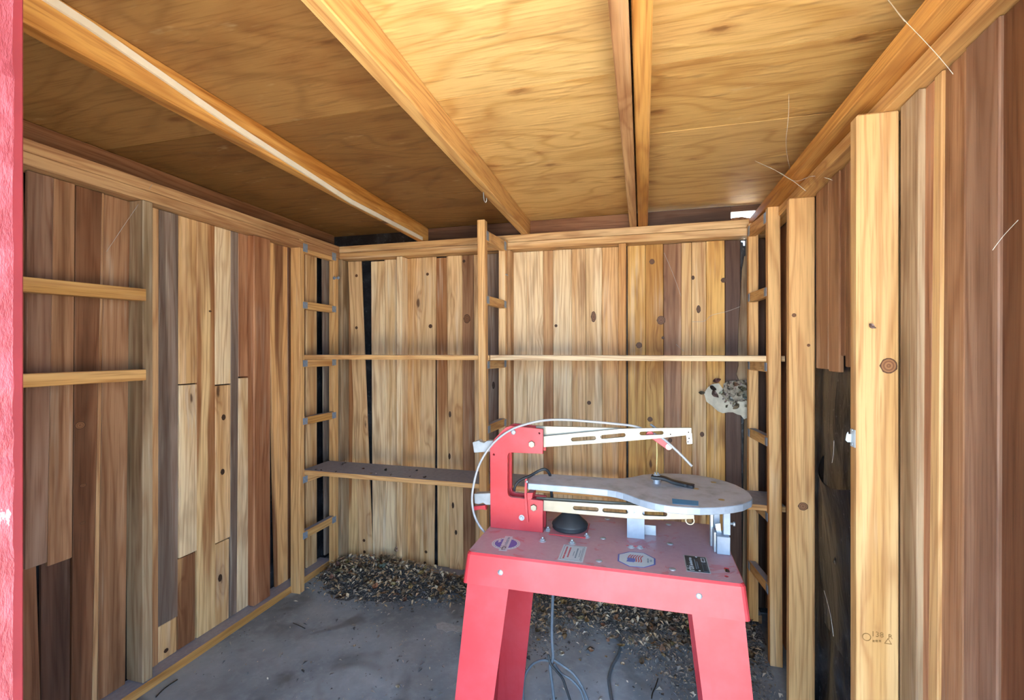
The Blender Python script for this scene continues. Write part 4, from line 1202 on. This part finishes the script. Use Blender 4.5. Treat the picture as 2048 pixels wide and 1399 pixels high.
writing('lettering', fl, 'USA', M @ Matrix.Translation((-0.007, -0.039, 0.0008)), 0.0075, STKG)
# 4 black maker's plate
q = [at_Z(x, y, ZS) for x, y in ((1365, 1108), (1415, 1112), (1423, 1150), (1371, 1144))]
c0 = sum(q, Vector()) / 4; M = lblM(c0)
wx, wy = 0.049, 0.029
npl = flat('maker_plate', saw, M, rect(-wx, wx, -wy, wy), 0, STEEL, 0.0005); npl['label'] = 'black metal maker plate with white lettering'
flat('plate_face', npl, M, rect(-wx + .003, wx - .003, -wy + .003, wy - .003), 0.0005, STKBK)
writing('lettering', npl, 'rbi', M @ Matrix.Translation((-0.044, 0.009, 0.0009)), 0.025, STKW)
writing('lettering', npl, 'industries', M @ Matrix.Translation((-0.013, 0.010, 0.0009)), 0.0125, STKW)
print_row(npl, M @ Matrix.Translation((0, 0, 0.0006)), 0.002, -0.030, 0.028, 0.0022, STKG)
print_row(npl, M @ Matrix.Translation((0, 0, 0.0006)), -0.003, -0.026, 0.014, 0.0022, STKG)
flat('stamped_field', npl, M, rect(0.014, 0.040, -0.023, -0.013), 0.0009, STKW)
print_row(npl, M @ Matrix.Translation((0, 0, 0.0010)), -0.0205, 0.017, 0.037, 0.005, STKBK)
for r_ in (rect(-0.042, 0.004, -0.0135, -0.0128), rect(-0.042, 0.004, -0.0235, -0.0228), rect(-0.042, -0.0413, -0.0235, -0.0128), rect(0.0033, 0.004, -0.0235, -0.0128)): flat('serial_frame', npl, M, r_, 0.0009, STKG)
for x in (-0.040, 0.043):
    pp = M @ Vector((x, -0.003, 0.0009)); lathe('plate_rivet', npl, [(0.003, 0), (0.002, 0.0012)], pp, (0, 0, 1), STEEL, 10)

# ---- power cord of the saw: hangs down behind and ends in loose loops on the floor
YCD = 1.66
cp = [(1105, 1150, 1.58), (1105.5, 1195, 1.62), (1104, 1240, YCD), (1104, 1280, YCD), (1106, 1315, YCD), (1100, 1330, YCD), (1104, 1365, YCD + 0.01), (1108, 1399, YCD + 0.02), (1110, 1420, YCD)]
cord = tube('power_cord', saw, [at_Y(*p) for p in cp], 0.0052, CORD, 10, 6)
def cord_loop(pp, r=0.0044, mat=CORD): tube('cord_loop', cord, [at_Y(*p) for p in pp], r, mat, 8, 7)
cord_loop([(1106, 1325, YCD + .004), (1088, 1319, YCD + .01), (1066, 1327, YCD + .02), (1050, 1350, YCD + .03), (1046, 1380, YCD + .03), (1047, 1410, YCD + .03), (1052, 1440, YCD + .02)])
cord_loop([(1096, 1308, YCD), (1102, 1328, YCD - .01), (1112, 1340, YCD - .01), (1125, 1356, YCD), (1132, 1375, YCD), (1142, 1405, YCD)], 0.0042, BLACKRUB)
cord_loop([(1107, 1318, YCD + .01), (1125, 1330, YCD + .02), (1145, 1345, YCD + .02), (1160, 1365, YCD + .02), (1170, 1385, YCD + .02), (1178, 1405, YCD + .02)])
cord_loop([(1108, 1326, YCD + .015), (1122, 1345, YCD + .03), (1142, 1358, YCD + .03), (1160, 1378, YCD + .03), (1168, 1400, YCD + .03)])
# the second cord lies on the floor
sp_ = [(1229, 1216), (1229, 1240), (1236, 1262), (1241, 1285), (1237, 1308), (1225, 1330), (1218, 1355), (1221, 1385), (1226, 1420), (1220, 1470)]
o = tube('extension_cord', None, [at_Z(x, y, FLOOR + 0.006) for x, y in sp_], 0.0062, CORD, 10, 6)
tag(o, 'grey cord lying on the concrete floor under the saw stand', 'cord')

# ------------------------------------------------------------------ small things
RND = random.Random(21)
def leaf_mesh(name, L, W, curl, seed, pointy=1.0):
    r = random.Random(seed); n = 6
    vs, fs = [], []
    for i in range(n + 1):
        t = i / n; w = W * (math.sin(math.pi * min(1, t * 0.97 + 0.02)) ** (0.8 * pointy)) * 0.5
        x = (t - 0.5) * L; z = curl * (t - 0.5) ** 2 * L * 2 + r.uniform(-1, 1) * 0.02 * L
        s = curl * w * r.uniform(0.5, 1.3)
        vs += [(x, -w, z + s), (x, 0, z), (x, w, z + s * r.uniform(0.5, 1.2))]
        if i:
            b = (i - 1) * 3
            fs += [(b, b + 1, b + 4, b + 3), (b + 1, b + 2, b + 5, b + 4)]
    m = len(vs); th = 0.0006
    vs += [(x, y, z - th) for x, y, z in vs]; fs += [tuple(k + m for k in reversed(f)) for f in fs]
    me = bpy.data.meshes.new(name)
    me.from_pydata(vs, [], fs); me.materials.append(LEAFM)
    for p in me.polygons: p.use_smooth = True
    return me
LEAVES = [leaf_mesh('dry_leaf', 0.034, 0.020, c, s, p) for c, s, p in ((0.5, 1, 1), (0.9, 2, 1.2), (0.3, 3, 0.8), (1.2, 4, 1), (0.7, 5, 1.5), (-0.6, 6, 1))]
LEAFC = ['a88c6a', '8c7054', 'c0a680', '7c6754', 'cbb798', '988a7a', '6c584a', 'b09470']
TONES = ['tan', 'mid brown', 'pale tan', 'dull brown', 'cream', 'greyish', 'dark brown', 'golden brown']
ORD = ['first', 'second', 'third', 'fourth', 'fifth', 'sixth', 'seventh', 'eighth', 'ninth', 'tenth', 'eleventh', 'twelfth', 'thirteenth', 'fourteenth', 'fifteenth', 'sixteenth']
def put_leaf(p, scale=1.0, col=None, label=None, group=None, rot=None, me=None, name='dry_leaf', cat='leaf', parent=None):
    o = bpy.data.objects.new(name, me or RND.choice(LEAVES))
    e = rot or (RND.uniform(-0.5, 0.5), RND.uniform(-0.5, 0.5), RND.uniform(0, 6.28))
    from mathutils import Euler
    M = Matrix.Translation(p) @ Euler(e).to_matrix().to_4x4() @ Matrix.Diagonal((scale, scale, scale, 1))
    place(o, M, parent)
    o['c1'] = [c * RND.uniform(0.8, 1.15) for c in lin(col or RND.choice(LEAFC))]
    if label: tag(o, label, cat, group)
    return o

# where litter lies: density by place on the floor
def heap(x, y):
    """height of the drift of litter against the back wall"""
    d = 2.50 - y
    h = 0.0
    corner = math.exp(-((x + 1.42) / 0.42) ** 2)
    h += (0.012 + 0.085 * corner) * max(0, 1 - d / (0.16 + 0.24 * corner))
    h += 0.03 * max(0, 1 - d / 0.45) * (1 / (1 + math.exp(-(x + 0.45) * 8)))
    return h
def dens(x, y):
    d = 2.50 - y
    c = math.exp(-((x + 1.40) / 0.40) ** 2)
    v = max(0, 1 - d / (0.22 + 0.22 * c))
    v2 = 0.0
    if x > -0.85:
        w = 0.52 + 0.13 * math.sin(x * 9) + 0.22 * max(0, min(1, (x + 0.1) * 2))
        v2 = max(0, 1 - d / w) * 1.2
    n = 0.5 + 0.5 * math.sin(23 * x + 4 * math.sin(17 * y)) * math.sin(19 * y + 3 * math.sin(13 * x))
    return max(v, v2 * (0.45 + 0.9 * n), 0.012)
def litter():
    vs, fs, cols = [], [], []
    pal = [lin(h) for h in ('6a6a6e', '565659', '85817c', 'a09a92', 'bcb4a6', '74747a', '48484b', 'cfc9bd', '8e8a86', '626468', '9a958c')]
    big_pal = [lin(h) for h in ('b8a284', '9c8468', 'cdbb9c', '84705a', 'd8ccb4', 'a39684', '6e6052')]
    rnd = random.Random(77); k = 0; tries = 0
    while k < 24000 and tries < 600000:
        tries += 1
        x, y = rnd.uniform(-1.79, 0.505), rnd.uniform(1.5, 2.49)
        if rnd.random() > dens(x, y): continue
        k += 1
        s = rnd.uniform(0.002, 0.006) if rnd.random() < 0.88 else rnd.uniform(0.007, 0.014)
        z = FLOOR + rnd.uniform(0.1, 1.0) * heap(x, y) + 0.001
        big = rnd.random() < (0.16 if x < -0.8 else 0.07) and 2.5 - y < 0.36
        if big: s = rnd.uniform(0.008, 0.017); z = FLOOR + heap(x, y) + 0.004
        a = rnd.uniform(0, 6.28); el = rnd.uniform(-0.7, 0.7)
        d = Vector((math.cos(a) * math.cos(el), math.sin(a) * math.cos(el), math.sin(el)))
        e = Vector((-math.sin(a), math.cos(a), rnd.uniform(-0.4, 0.4))) * rnd.uniform(0.2, 0.7)
        c = Vector((x, y, z + abs(d.z) * s))
        b = len(vs)
        up = Vector((0, 0, s * rnd.uniform(0.1, 0.5)))
        vs += [c - d * s, c + e * s + up, c + d * s, c - e * s + up]
        fs += [(b, b + 1, b + 2), (b, b + 2, b + 3)]
        cols.append(rnd.choice(big_pal) if big else rnd.choice(pal))
    me = bpy.data.meshes.new('leaf_litter')
    me.from_pydata(vs, [], fs)
    at = me.color_attributes.new('tone', 'FLOAT_COLOR', 'POINT')
    for i, v in enumerate(me.vertices): at.data[i].color = cols[i // 4] + (1.0,)
    me.materials.append(LITTERM)
    o = place(bpy.data.objects.new('leaf_litter', me))
    return tag(o, 'fine crumbs of leaf litter and chaff strewn along the back of the floor', 'litter', kind='stuff')
LITTER = litter()
# the low mound the litter lies on
vs, fs = [], []
nx, ny = 60, 14
for j in range(ny + 1):
    for i in range(nx + 1):
        x = -1.80 + 2.33 * i / nx; y = 1.98 + 0.52 * j / ny
        h = heap(x, y) - 0.016 - 0.010 * math.sin(19 * x + 7 * math.sin(11 * y)) * math.sin(23 * y + 5 * x)
        vs.append((x, y, FLOOR + (h * (0.8 + 0.2 * math.sin(40 * x + 31 * y)) + 0.004 * math.sin(57 * x) * math.sin(61 * y) - 0.001)))
for j in range(ny):
    for i in range(nx): fs.append((j * (nx + 1) + i, j * (nx + 1) + i + 1, (j + 1) * (nx + 1) + i + 1, (j + 1) * (nx + 1) + i))
def make_mound():
    t = NT('packed_litter'); n = t.noise(t.coord(), 120, 4, 0.7)
    t.put(t.b, 'Base Color', t.mix(t.ramp(n, 0.35, 0.68), rgba('3c3c40'), rgba('7a7a7e'))); t.b.inputs['Roughness'].default_value = 0.9
    t.bump(n, 1.0, 0.01); return t.m
o = mesh_obj('litter_mound', vs, fs, make_mound(), LITTER, Matrix.Translation((-0.6, 2.4, FLOOR)), smooth=True)
tag(o, 'packed drift of dusty litter against the foot of the back wall', kind='stuff')

# leaves that can be told apart in the drift
k = 0
while k < 230:
    x, y = RND.uniform(-1.75, 0.50), RND.uniform(1.95, 2.47)
    c = math.exp(-((x + 1.40) / 0.36) ** 2)
    p = max(0, 1 - (2.5 - y) / 0.34) * (0.35 + c) if x < -0.75 else max(0, 1 - (2.5 - y) / 0.5) * (0.5 if x < 0.1 else 1.0)
    if RND.random() > p: continue
    left = x < -0.75
    ci = RND.randrange(len(LEAFC)); tone = TONES[ci]
    spot = (('against the left ladder' if x < -1.45 else 'under the left shelves' if x < -1.05 else 'beside the saw stand')
            if left else ('behind the left saw legs' if x < -0.3 else 'behind the middle of the stand' if x < 0.12 else 'behind the right saw legs'))
    put_leaf((x, y, FLOOR + heap(x, y) + 0.012), RND.uniform(0.8, 1.45) if x < -0.75 else RND.uniform(0.6, 1.25), LEAFC[ci],
             ('%s dry curled leaf in the back wall drift %s' if left else '%s dry leaf in the dark floor litter %s') % (tone, spot),
             'leaves drifted in the left corner' if left else 'leaves drifted behind the saw stand')
    k += 1
dk = leaf_mesh('dry_leaf', 0.075, 0.026, 0.2, 31, 1.3)
put_leaf(at_Z(682, 1193, FLOOR + 0.006), 1.0, '4a332a', 'dark brown pointed leaf lying alone on bare concrete before the drift', rot=(0.1, 0, 0.95), me=dk)
put_leaf(at_Z(1376, 1263, FLOOR + 0.02), 1.5, '8f9268', 'greenish folded leaf in the litter beside the right saw leg', rot=(0.5, 0.3, 0.8))
put_leaf(at_Z(1300, 1262, FLOOR + 0.02), 1.5, '7d7a68', 'dull grey-green leaf in the litter under the saw stand', rot=(0.3, 0.2, 0.2))
put_leaf(at_Z(1357, 1278, FLOOR + 0.02), 1.2, 'b59a92', 'pinkish pale leaf in the litter near the right saw leg', rot=(0.4, 0.1, 1.8))
put_leaf(at_Z(760, 1135, FLOOR + 0.09), 1.5, '8f9a8c', 'grey-green leaf lying on top of the drift in the left corner', rot=(0.6, 0.3, 1.2))
put_leaf(at_Z(784, 1140, FLOOR + 0.07), 1.3, '7f8c8a', 'bluish grey leaf fragment on the drift below the narrow stud', rot=(0.3, 0.5, 0.3))
put_leaf(at_Y(792, 1098, 2.49), 1.4, 'a3a684', 'pale green leaf standing against the foot of the back wall', rot=(1.3, 0.2, 1.4))

def shell(p, s, col, label):
    """a curled seed husk: three quarters of a little cup"""
    vs, fs = [], []
    n, m = 9, 4
    for i in range(n + 1):
        a = i / n * 4.3
        for j in range(m + 1):
            b = j / m * 1.4
            r = s * math.sin(b + 0.25)
            vs.append((r * math.cos(a), r * math.sin(a), s * (0.9 - math.cos(b)) * 0.8))
    for i in range(n):
        for j in range(m): fs.append((i * (m + 1) + j, i * (m + 1) + j + 1, (i + 1) * (m + 1) + j + 1, (i + 1) * (m + 1) + j))
    k_ = len(vs); vs += [(x * 0.9, y * 0.9, z + 0.0008) for x, y, z in vs]; fs += [tuple(q + k_ for q in reversed(f)) for f in fs]
    me = bpy.data.meshes.new('seed_husk'); me.from_pydata(vs, [], fs); me.materials.append(LEAFM)
    o = place(bpy.data.objects.new('seed_husk', me), Matrix.Translation(p) @ Matrix.Rotation(RND.uniform(0, 6), 4, 'Z'))
    o['c1'] = lin(col)
    return tag(o, label, 'seed husk', 'pale husks on the concrete floor')
shell(at_Z(1123, 1308, FLOOR + 0.003), 0.013, 'e2dccc', 'white curled husk on concrete just right of the hanging cord')
shell(at_Z(1245, 1328, FLOOR + 0.003), 0.009, 'd8c8b0', 'beige husk right of the lying cord, nearer the litter')
shell(at_Z(1234, 1370, FLOOR + 0.003), 0.007, 'e4ddd0', 'small white husk right of the lying cord, nearest the doorway')
shell(at_Z(795, 1374, FLOOR + 0.003), 0.008, 'e0d8c4', 'pale husk on open concrete left of the saw')
shell(at_Z(709, 1292, FLOOR + 0.003), 0.007, 'cdbfa8', 'small tan husk in the middle of the dark floor stain')
shell(at_Z(919, 1169, FLOOR + 0.02), 0.013, 'e6e0d2', 'white husk in the litter against the left edge of the saw stand')
shell(at_Z(1160, 1320, FLOOR + 0.003), 0.006, 'b9a488', 'small brown husk between the two cords')
for husk_no, (px, py) in enumerate(sorted(((1228, 1304), (1260, 1307), (1212, 1313), (1323, 1347), (1351, 1356), (1369, 1362), (1314, 1350), (1271, 1335)))):
    o = shell(at_Z(px, py, FLOOR + 0.003), 0.0055, RND.choice(['c9b998', 'b89a72', 'd8cdb4']), ORD[husk_no] + ' tiny husk from the left at the near edge of the litter')
    o['group'] = 'tiny husks at the edge of the litter'
# twigs
def twig(pts, r, label, col='3a332e'):
    o = tube('twig', None, [at_Z(x, y, FLOOR + 0.004) for x, y in pts], r, LEAFM, 6, 4)
    o['c1'] = lin(col); tag(o, label, 'twig', 'twigs on the floor')
twig([(1316, 1356), (1311, 1372), (1305, 1385), (1303, 1396)], 0.0022, 'thin dark twig at the near edge of the litter under the saw')
twig([(1396, 1354), (1395, 1362), (1391, 1367)], 0.002, 'short hooked dark twig beside the right saw leg')
twig([(1112, 1224), (1130, 1229), (1150, 1232), (1172, 1234)], 0.002, 'straw-coloured twig in the litter right of the hanging cord', 'a89a84')
twig([(586, 1245), (598, 1250), (610, 1256)], 0.0018, 'thin curved twig on the concrete before the left drift', '4a4644')
twig([(312, 1393), (330, 1375), (355, 1358)], 0.0022, 'long dark twig beside the left bottom plate', '4a423a')

# crumbs on the lower left shelf
SZ = -0.650
for crumb_no, (px, py, s, c) in enumerate(sorted(((631, 939, 0.6, '7a716c'), (643, 938, 0.6, '5d5048'), (665, 944, 0.5, '4c423c'), (686, 929, 0.8, '8a7c74'), (690, 924, 0.6, '6f625a'), (726, 935, 0.9, '6a4438'), (771, 940, 0.7, '26241f'),
                     (833, 941, 0.7, '3a3634'), (776, 953, 0.7, '8c8480'), (838, 961, 0.7, '5a5550'), (820, 940, 0.5, 'cfc4ae'), (732, 951, 0.6, 'b3a892'), (658, 921, 0.4, '4a4642'), (697, 920, 0.5, 'd8d0c0'), (752, 947, 0.35, 'd2cabb'), (805, 961, 0.4, '77706c')))):
    p = at_Z(px, py, SZ + 0.005)
    p.y = min(max(p.y, 2.215), 2.43)
    put_leaf(p, s, c, ORD[crumb_no] + ' leaf crumb from the left on the dusty lower left shelf', 'crumbs on the lower left shelf', name='leaf_crumb')

# torn paper and leaf nest on the back wall
nb = at_Y(1455, 795, PB - 0.01)
nest = empty('debris_nest', nb)
tag(nest, 'clump of pale torn paper, leaves and cobweb stuck to the right of the back wall', 'nest')
rn = random.Random(9)
pp = [(1408, 786), (1415, 775), (1424, 768), (1438, 766), (1447, 779), (1452, 792), (1460, 798), (1470, 806), (1480, 798), (1490, 790), (1496, 800), (1495, 835), (1488, 838), (1482, 830), (1474, 828), (1466, 824), (1456, 824), (1446, 826), (1436, 822), (1424, 811), (1413, 803)]
prism('torn_paper', nest, [at_Y(x, y, PB - 0.021) for x, y in pp], (0, 0.004, 0), PAPERM)
pp = [(1442, 766), (1462, 763), (1480, 758), (1494, 757), (1497, 775), (1497, 795), (1480, 800), (1462, 796), (1450, 786)]
def lump():
    vs, fs = [], []
    n, m = 18, 7
    c = at_Y(1471, 783, PB - 0.016)
    for j in range(m + 1):
        b = j / m * 1.57
        for i in range(n):
            a = i / n * 6.283
            rr_ = (0.066 + 0.012 * rn.uniform(-1, 1)) * math.cos(b) + 0.001
            vs.append((c.x + rr_ * math.cos(a), c.y - 0.030 * math.sin(b) + rn.uniform(-0.004, 0.004), c.z + rr_ * 0.82 * math.sin(a)))
    for j in range(m):
        for i in range(n): fs.append((j * n + i, j * n + (i + 1) % n, (j + 1) * n + (i + 1) % n, (j + 1) * n + i))
    fs.append(tuple(range(n)))
    t = NT('nest_fluff'); nn = t.noise(t.coord(), 60, 5, 0.7)
    t.put(t.b, 'Base Color', t.mix(t.ramp(nn, 0.35, 0.65), rgba('8a8072'), rgba('b5ac9a'))); t.b.inputs['Roughness'].default_value = 0.9; t.bump(nn, 0.6, 0.006)
    mesh_obj('fluff', vs, fs, t.m, nest, Matrix.Translation(c))
lump()
for px, py, s, c, r in ((1427, 787, 1.2, '8a6f62', (1.4, 0.9, 0.2)), (1424, 775, 0.9, '3e2f26', (1.5, 0.6, 0.1)), (1432, 761, 1.0, '7c5a50', (1.4, -0.3, 0.1)), (1455, 777, 0.9, 'a5a08e', (1.2, 0.4, 0.6)), (1470, 768, 0.9, '87684f', (1.5, 0.1, 0.4)),
                        (1484, 777, 1.1, '6c594b', (1.3, 0.2, 0.2)), (1459, 797, 0.9, 'aeb2b4', (1.2, 0.9, 0.2)), (1477, 787, 1.0, '9a947e', (1.4, -0.6, 0.4)), (1489, 793, 0.9, '7c7a74', (1.5, 0.7, 0.3)), (1474, 812, 1.0, '8a7866', (1.4, -0.7, 0.3)),
                        (1450, 788, 0.8, 'c4c0ae', (1.3, 0.2, 0.9)), (1403, 785, 0.8, '6a5646', (1.4, 0.05, 0.1)), (1486, 763, 0.8, '9a8674', (1.4, 0.5, 0.1))):
    d = 0.030 if px < 1445 else 0.046
    put_leaf(at_Y(px, py, PB - d), s * 1.15, c, rot=r, name='nest_leaf', parent=nest)

for k in range(46):
    px, py = rn.uniform(1440, 1494), rn.uniform(760, 812)
    put_leaf(at_Y(px, py, PB - rn.uniform(0.030, 0.052)), rn.uniform(0.3, 0.75), rn.choice(['b5ae9c', '9a9282', 'c9c3b2', '8a7c6a', '77695a', 'a8a49a', 'd0c8b4']), rot=(rn.uniform(0.9, 1.9), rn.uniform(-1.2, 1.2), rn.uniform(-0.6, 0.9)), name='nest_leaf', parent=nest)

# cobwebs
def web(pts, r, label, Ys=None):
    w = tube('cobweb_strand', None, pts, r, WEBM, 5, 5)
    tag(w, label, 'cobweb', 'cobweb strands')
web([at_Z(1772, -6, 0.70), at_Y(1806, 38, 1.02), at_Y(1812, 43, 1.02)], 0.0011, 'thick white cobweb strand dangling at the top right ceiling edge')
web([at_Y(1806, 38, 1.02), at_Y(1850, 83, 1.00), at_Y(1885, 122, 0.98), at_Y(1906, 148, 0.96)], 0.0006, 'fine cobweb thread crossing the right top plate')
web([at_Y(1510, 322, 1.9), at_Y(1550, 340, 1.85), at_Y(1590, 362, 1.8), at_Y(1625, 352, 1.75), at_Y(1665, 360, 1.72), at_Y(1690, 380, 1.70), at_Y(1704, 410, 1.68)], 0.0008, 'sagging cobweb from the ceiling to the pale right stud')
web([at_Y(1560, 345, 1.85), at_Y(1592, 366, 1.8), at_Y(1612, 382, 1.8)], 0.0009, 'short cobweb thread under the right top plate')
web([at_Y(1578, 170, 1.5), at_Y(1577, 230, 1.5), at_Y(1572, 290, 1.6), at_Y(1580, 340, 1.8)], 0.0006, 'cobweb thread hanging from the plywood near the right wall')
web([at_X(304, 369, -1.769), at_X(262, 430, -1.795), at_X(213, 503, -1.828)], 0.0008, 'single white cobweb thread slanting across the dark left boards')
web([at_Y(1328, 505, 2.5), at_Y(1345, 545, 2.5), at_Y(1362, 592, 2.49)], 0.0008, 'cobweb thread on the dark board of the back wall')
web([at_Y(1385, 643, 2.45), at_Y(1400, 643, 2.44), at_Y(1412, 640, 2.44), at_Y(1424, 630, 2.44), at_Y(1455, 622, 2.45), at_Y(1482, 612, 2.47)], 0.0009, 'wavy cobweb strand above the upper right shelf')
web([at_Y(1352, 688, 2.45), at_Y(1368, 702, 2.43)], 0.0007, 'short cobweb thread above the upper right shelf edge')
web([at_X(1668, 880, 0.555), at_X(1667, 905, 0.55), at_X(1664, 925, 0.54)], 0.0008, 'cobweb thread over the torn black felt')
web([at_X(1664, 1012, 0.56), at_X(1666, 1040, 0.556), at_X(1670, 1070, 0.552), at_X(1668, 1105, 0.55)], 0.0008, 'cobweb thread holding a pale leaf before the black felt')
web([at_X(1648, 1180, 0.56), at_X(1655, 1205, 0.556), at_X(1662, 1235, 0.55), at_X(1667, 1272, 0.55)], 0.0008, 'lower cobweb thread on the black felt between the studs')
web([at_Y(1985, 500, 0.86), at_Y(2008, 470, 0.84), at_Y(2036, 440, 0.80)], 0.0005, 'fine cobweb thread on the brown boards at the right edge')
put_leaf(at_X(1669, 1120, 0.548), 1.05, 'c4a894', 'pale dry leaf hanging on a cobweb before the black felt', rot=(1.5, 0.9, 0.4))
put_leaf(at_Y(1742, 652, 1.281), 0.55, '8a8274', 'small grey leaf stuck on the pale stud above its knot', rot=(1.5, 0.6, 0.1))

# strike plate on the edge of the pale stud
sp0 = at_X(1706, 873, 0.4835)
st = empty('strike_plate', sp0)
tag(st, 'small white metal catch plate on the edge of the pale stud', 'catch plate')
z0, z1 = at_X(1706, 893, 0.4835).z, at_X(1706, 858, 0.4835).z
box('backplate', st, 0.4822, 0.4836, 1.292, 1.318, z0, z1, STKW, 0.0003)
pl = [at_Y(1697, 880, 1.31), at_Y(1699, 868, 1.31), at_Y(1702, 863, 1.31), at_Y(1703, 868, 1.31), at_Y(1708.5, 868, 1.31), at_Y(1708.5, 884, 1.31), at_Y(1701, 884, 1.31)]
dx = 0.4815 - pl[4].x
prism('tongue', st, [p + Vector((dx, 0, 0)) for p in pl], (0, 0.002, 0), STKW)
for py in (860, 888):
    p = at_X(1706, py, 0.4822); lathe('screw', st, [(0.0035, 0), (0.002, 0.0025)], (0.4821, 1.305, p.z), (-1, 0, 0), STEEL, 10)

# wire hook under the second rafter and the pair of screw eyes on the left back post
hk = at_Z(967, 384, 0.634)
o = tube('wire_hook', None, [hk, hk + Vector((0.001, 0, -0.02)), hk + Vector((0.004, 0, -0.036)), hk + Vector((0.010, -0.002, -0.042)), hk + Vector((0.014, -0.003, -0.034)), hk + Vector((0.013, -0.003, -0.026))], 0.0017, STEEL, 8, 6)
tag(o, 'small bright wire hook hanging under the second rafter', 'hook')
ey = at_Y(672, 556, 2.44)
e = empty('screw_eyes', ey); tag(e, 'pair of dark metal screw eyes on the left back corner post', 'screw eyes')
for dx in (-0.006, 0.022):
    c = ey + Vector((dx, -0.004, 0))
    lathe('eye', e, [(0.004, 0), (0.009, 0.002), (0.010, 0.005), (0.007, 0.009), (0.003, 0.010)], c, (0, -1, 0), GALV, 14)
lathe('link', e, [(0.003, 0), (0.003, 0.024)], ey + Vector((-0.004, -0.008, 0)), (1, 0, 0), GALV, 8)
# knot-like stain: a thin wire staple hanging on the middle ladder post
for px, py, lab in ((1012, 550, 'bent bright nail in the back post of the middle shelf ladder'),):
    p = at_Y(px, py, 2.438)
    o = tube('bent_nail', None, [p + Vector((0, 0.002, 0)), p + Vector((0.002, -0.014, 0.002)), p + Vector((0.012, -0.020, 0.0)), p + Vector((0.016, -0.020, -0.008))], 0.0022, STEEL, 8, 4)
    tag(o, lab, 'nail')
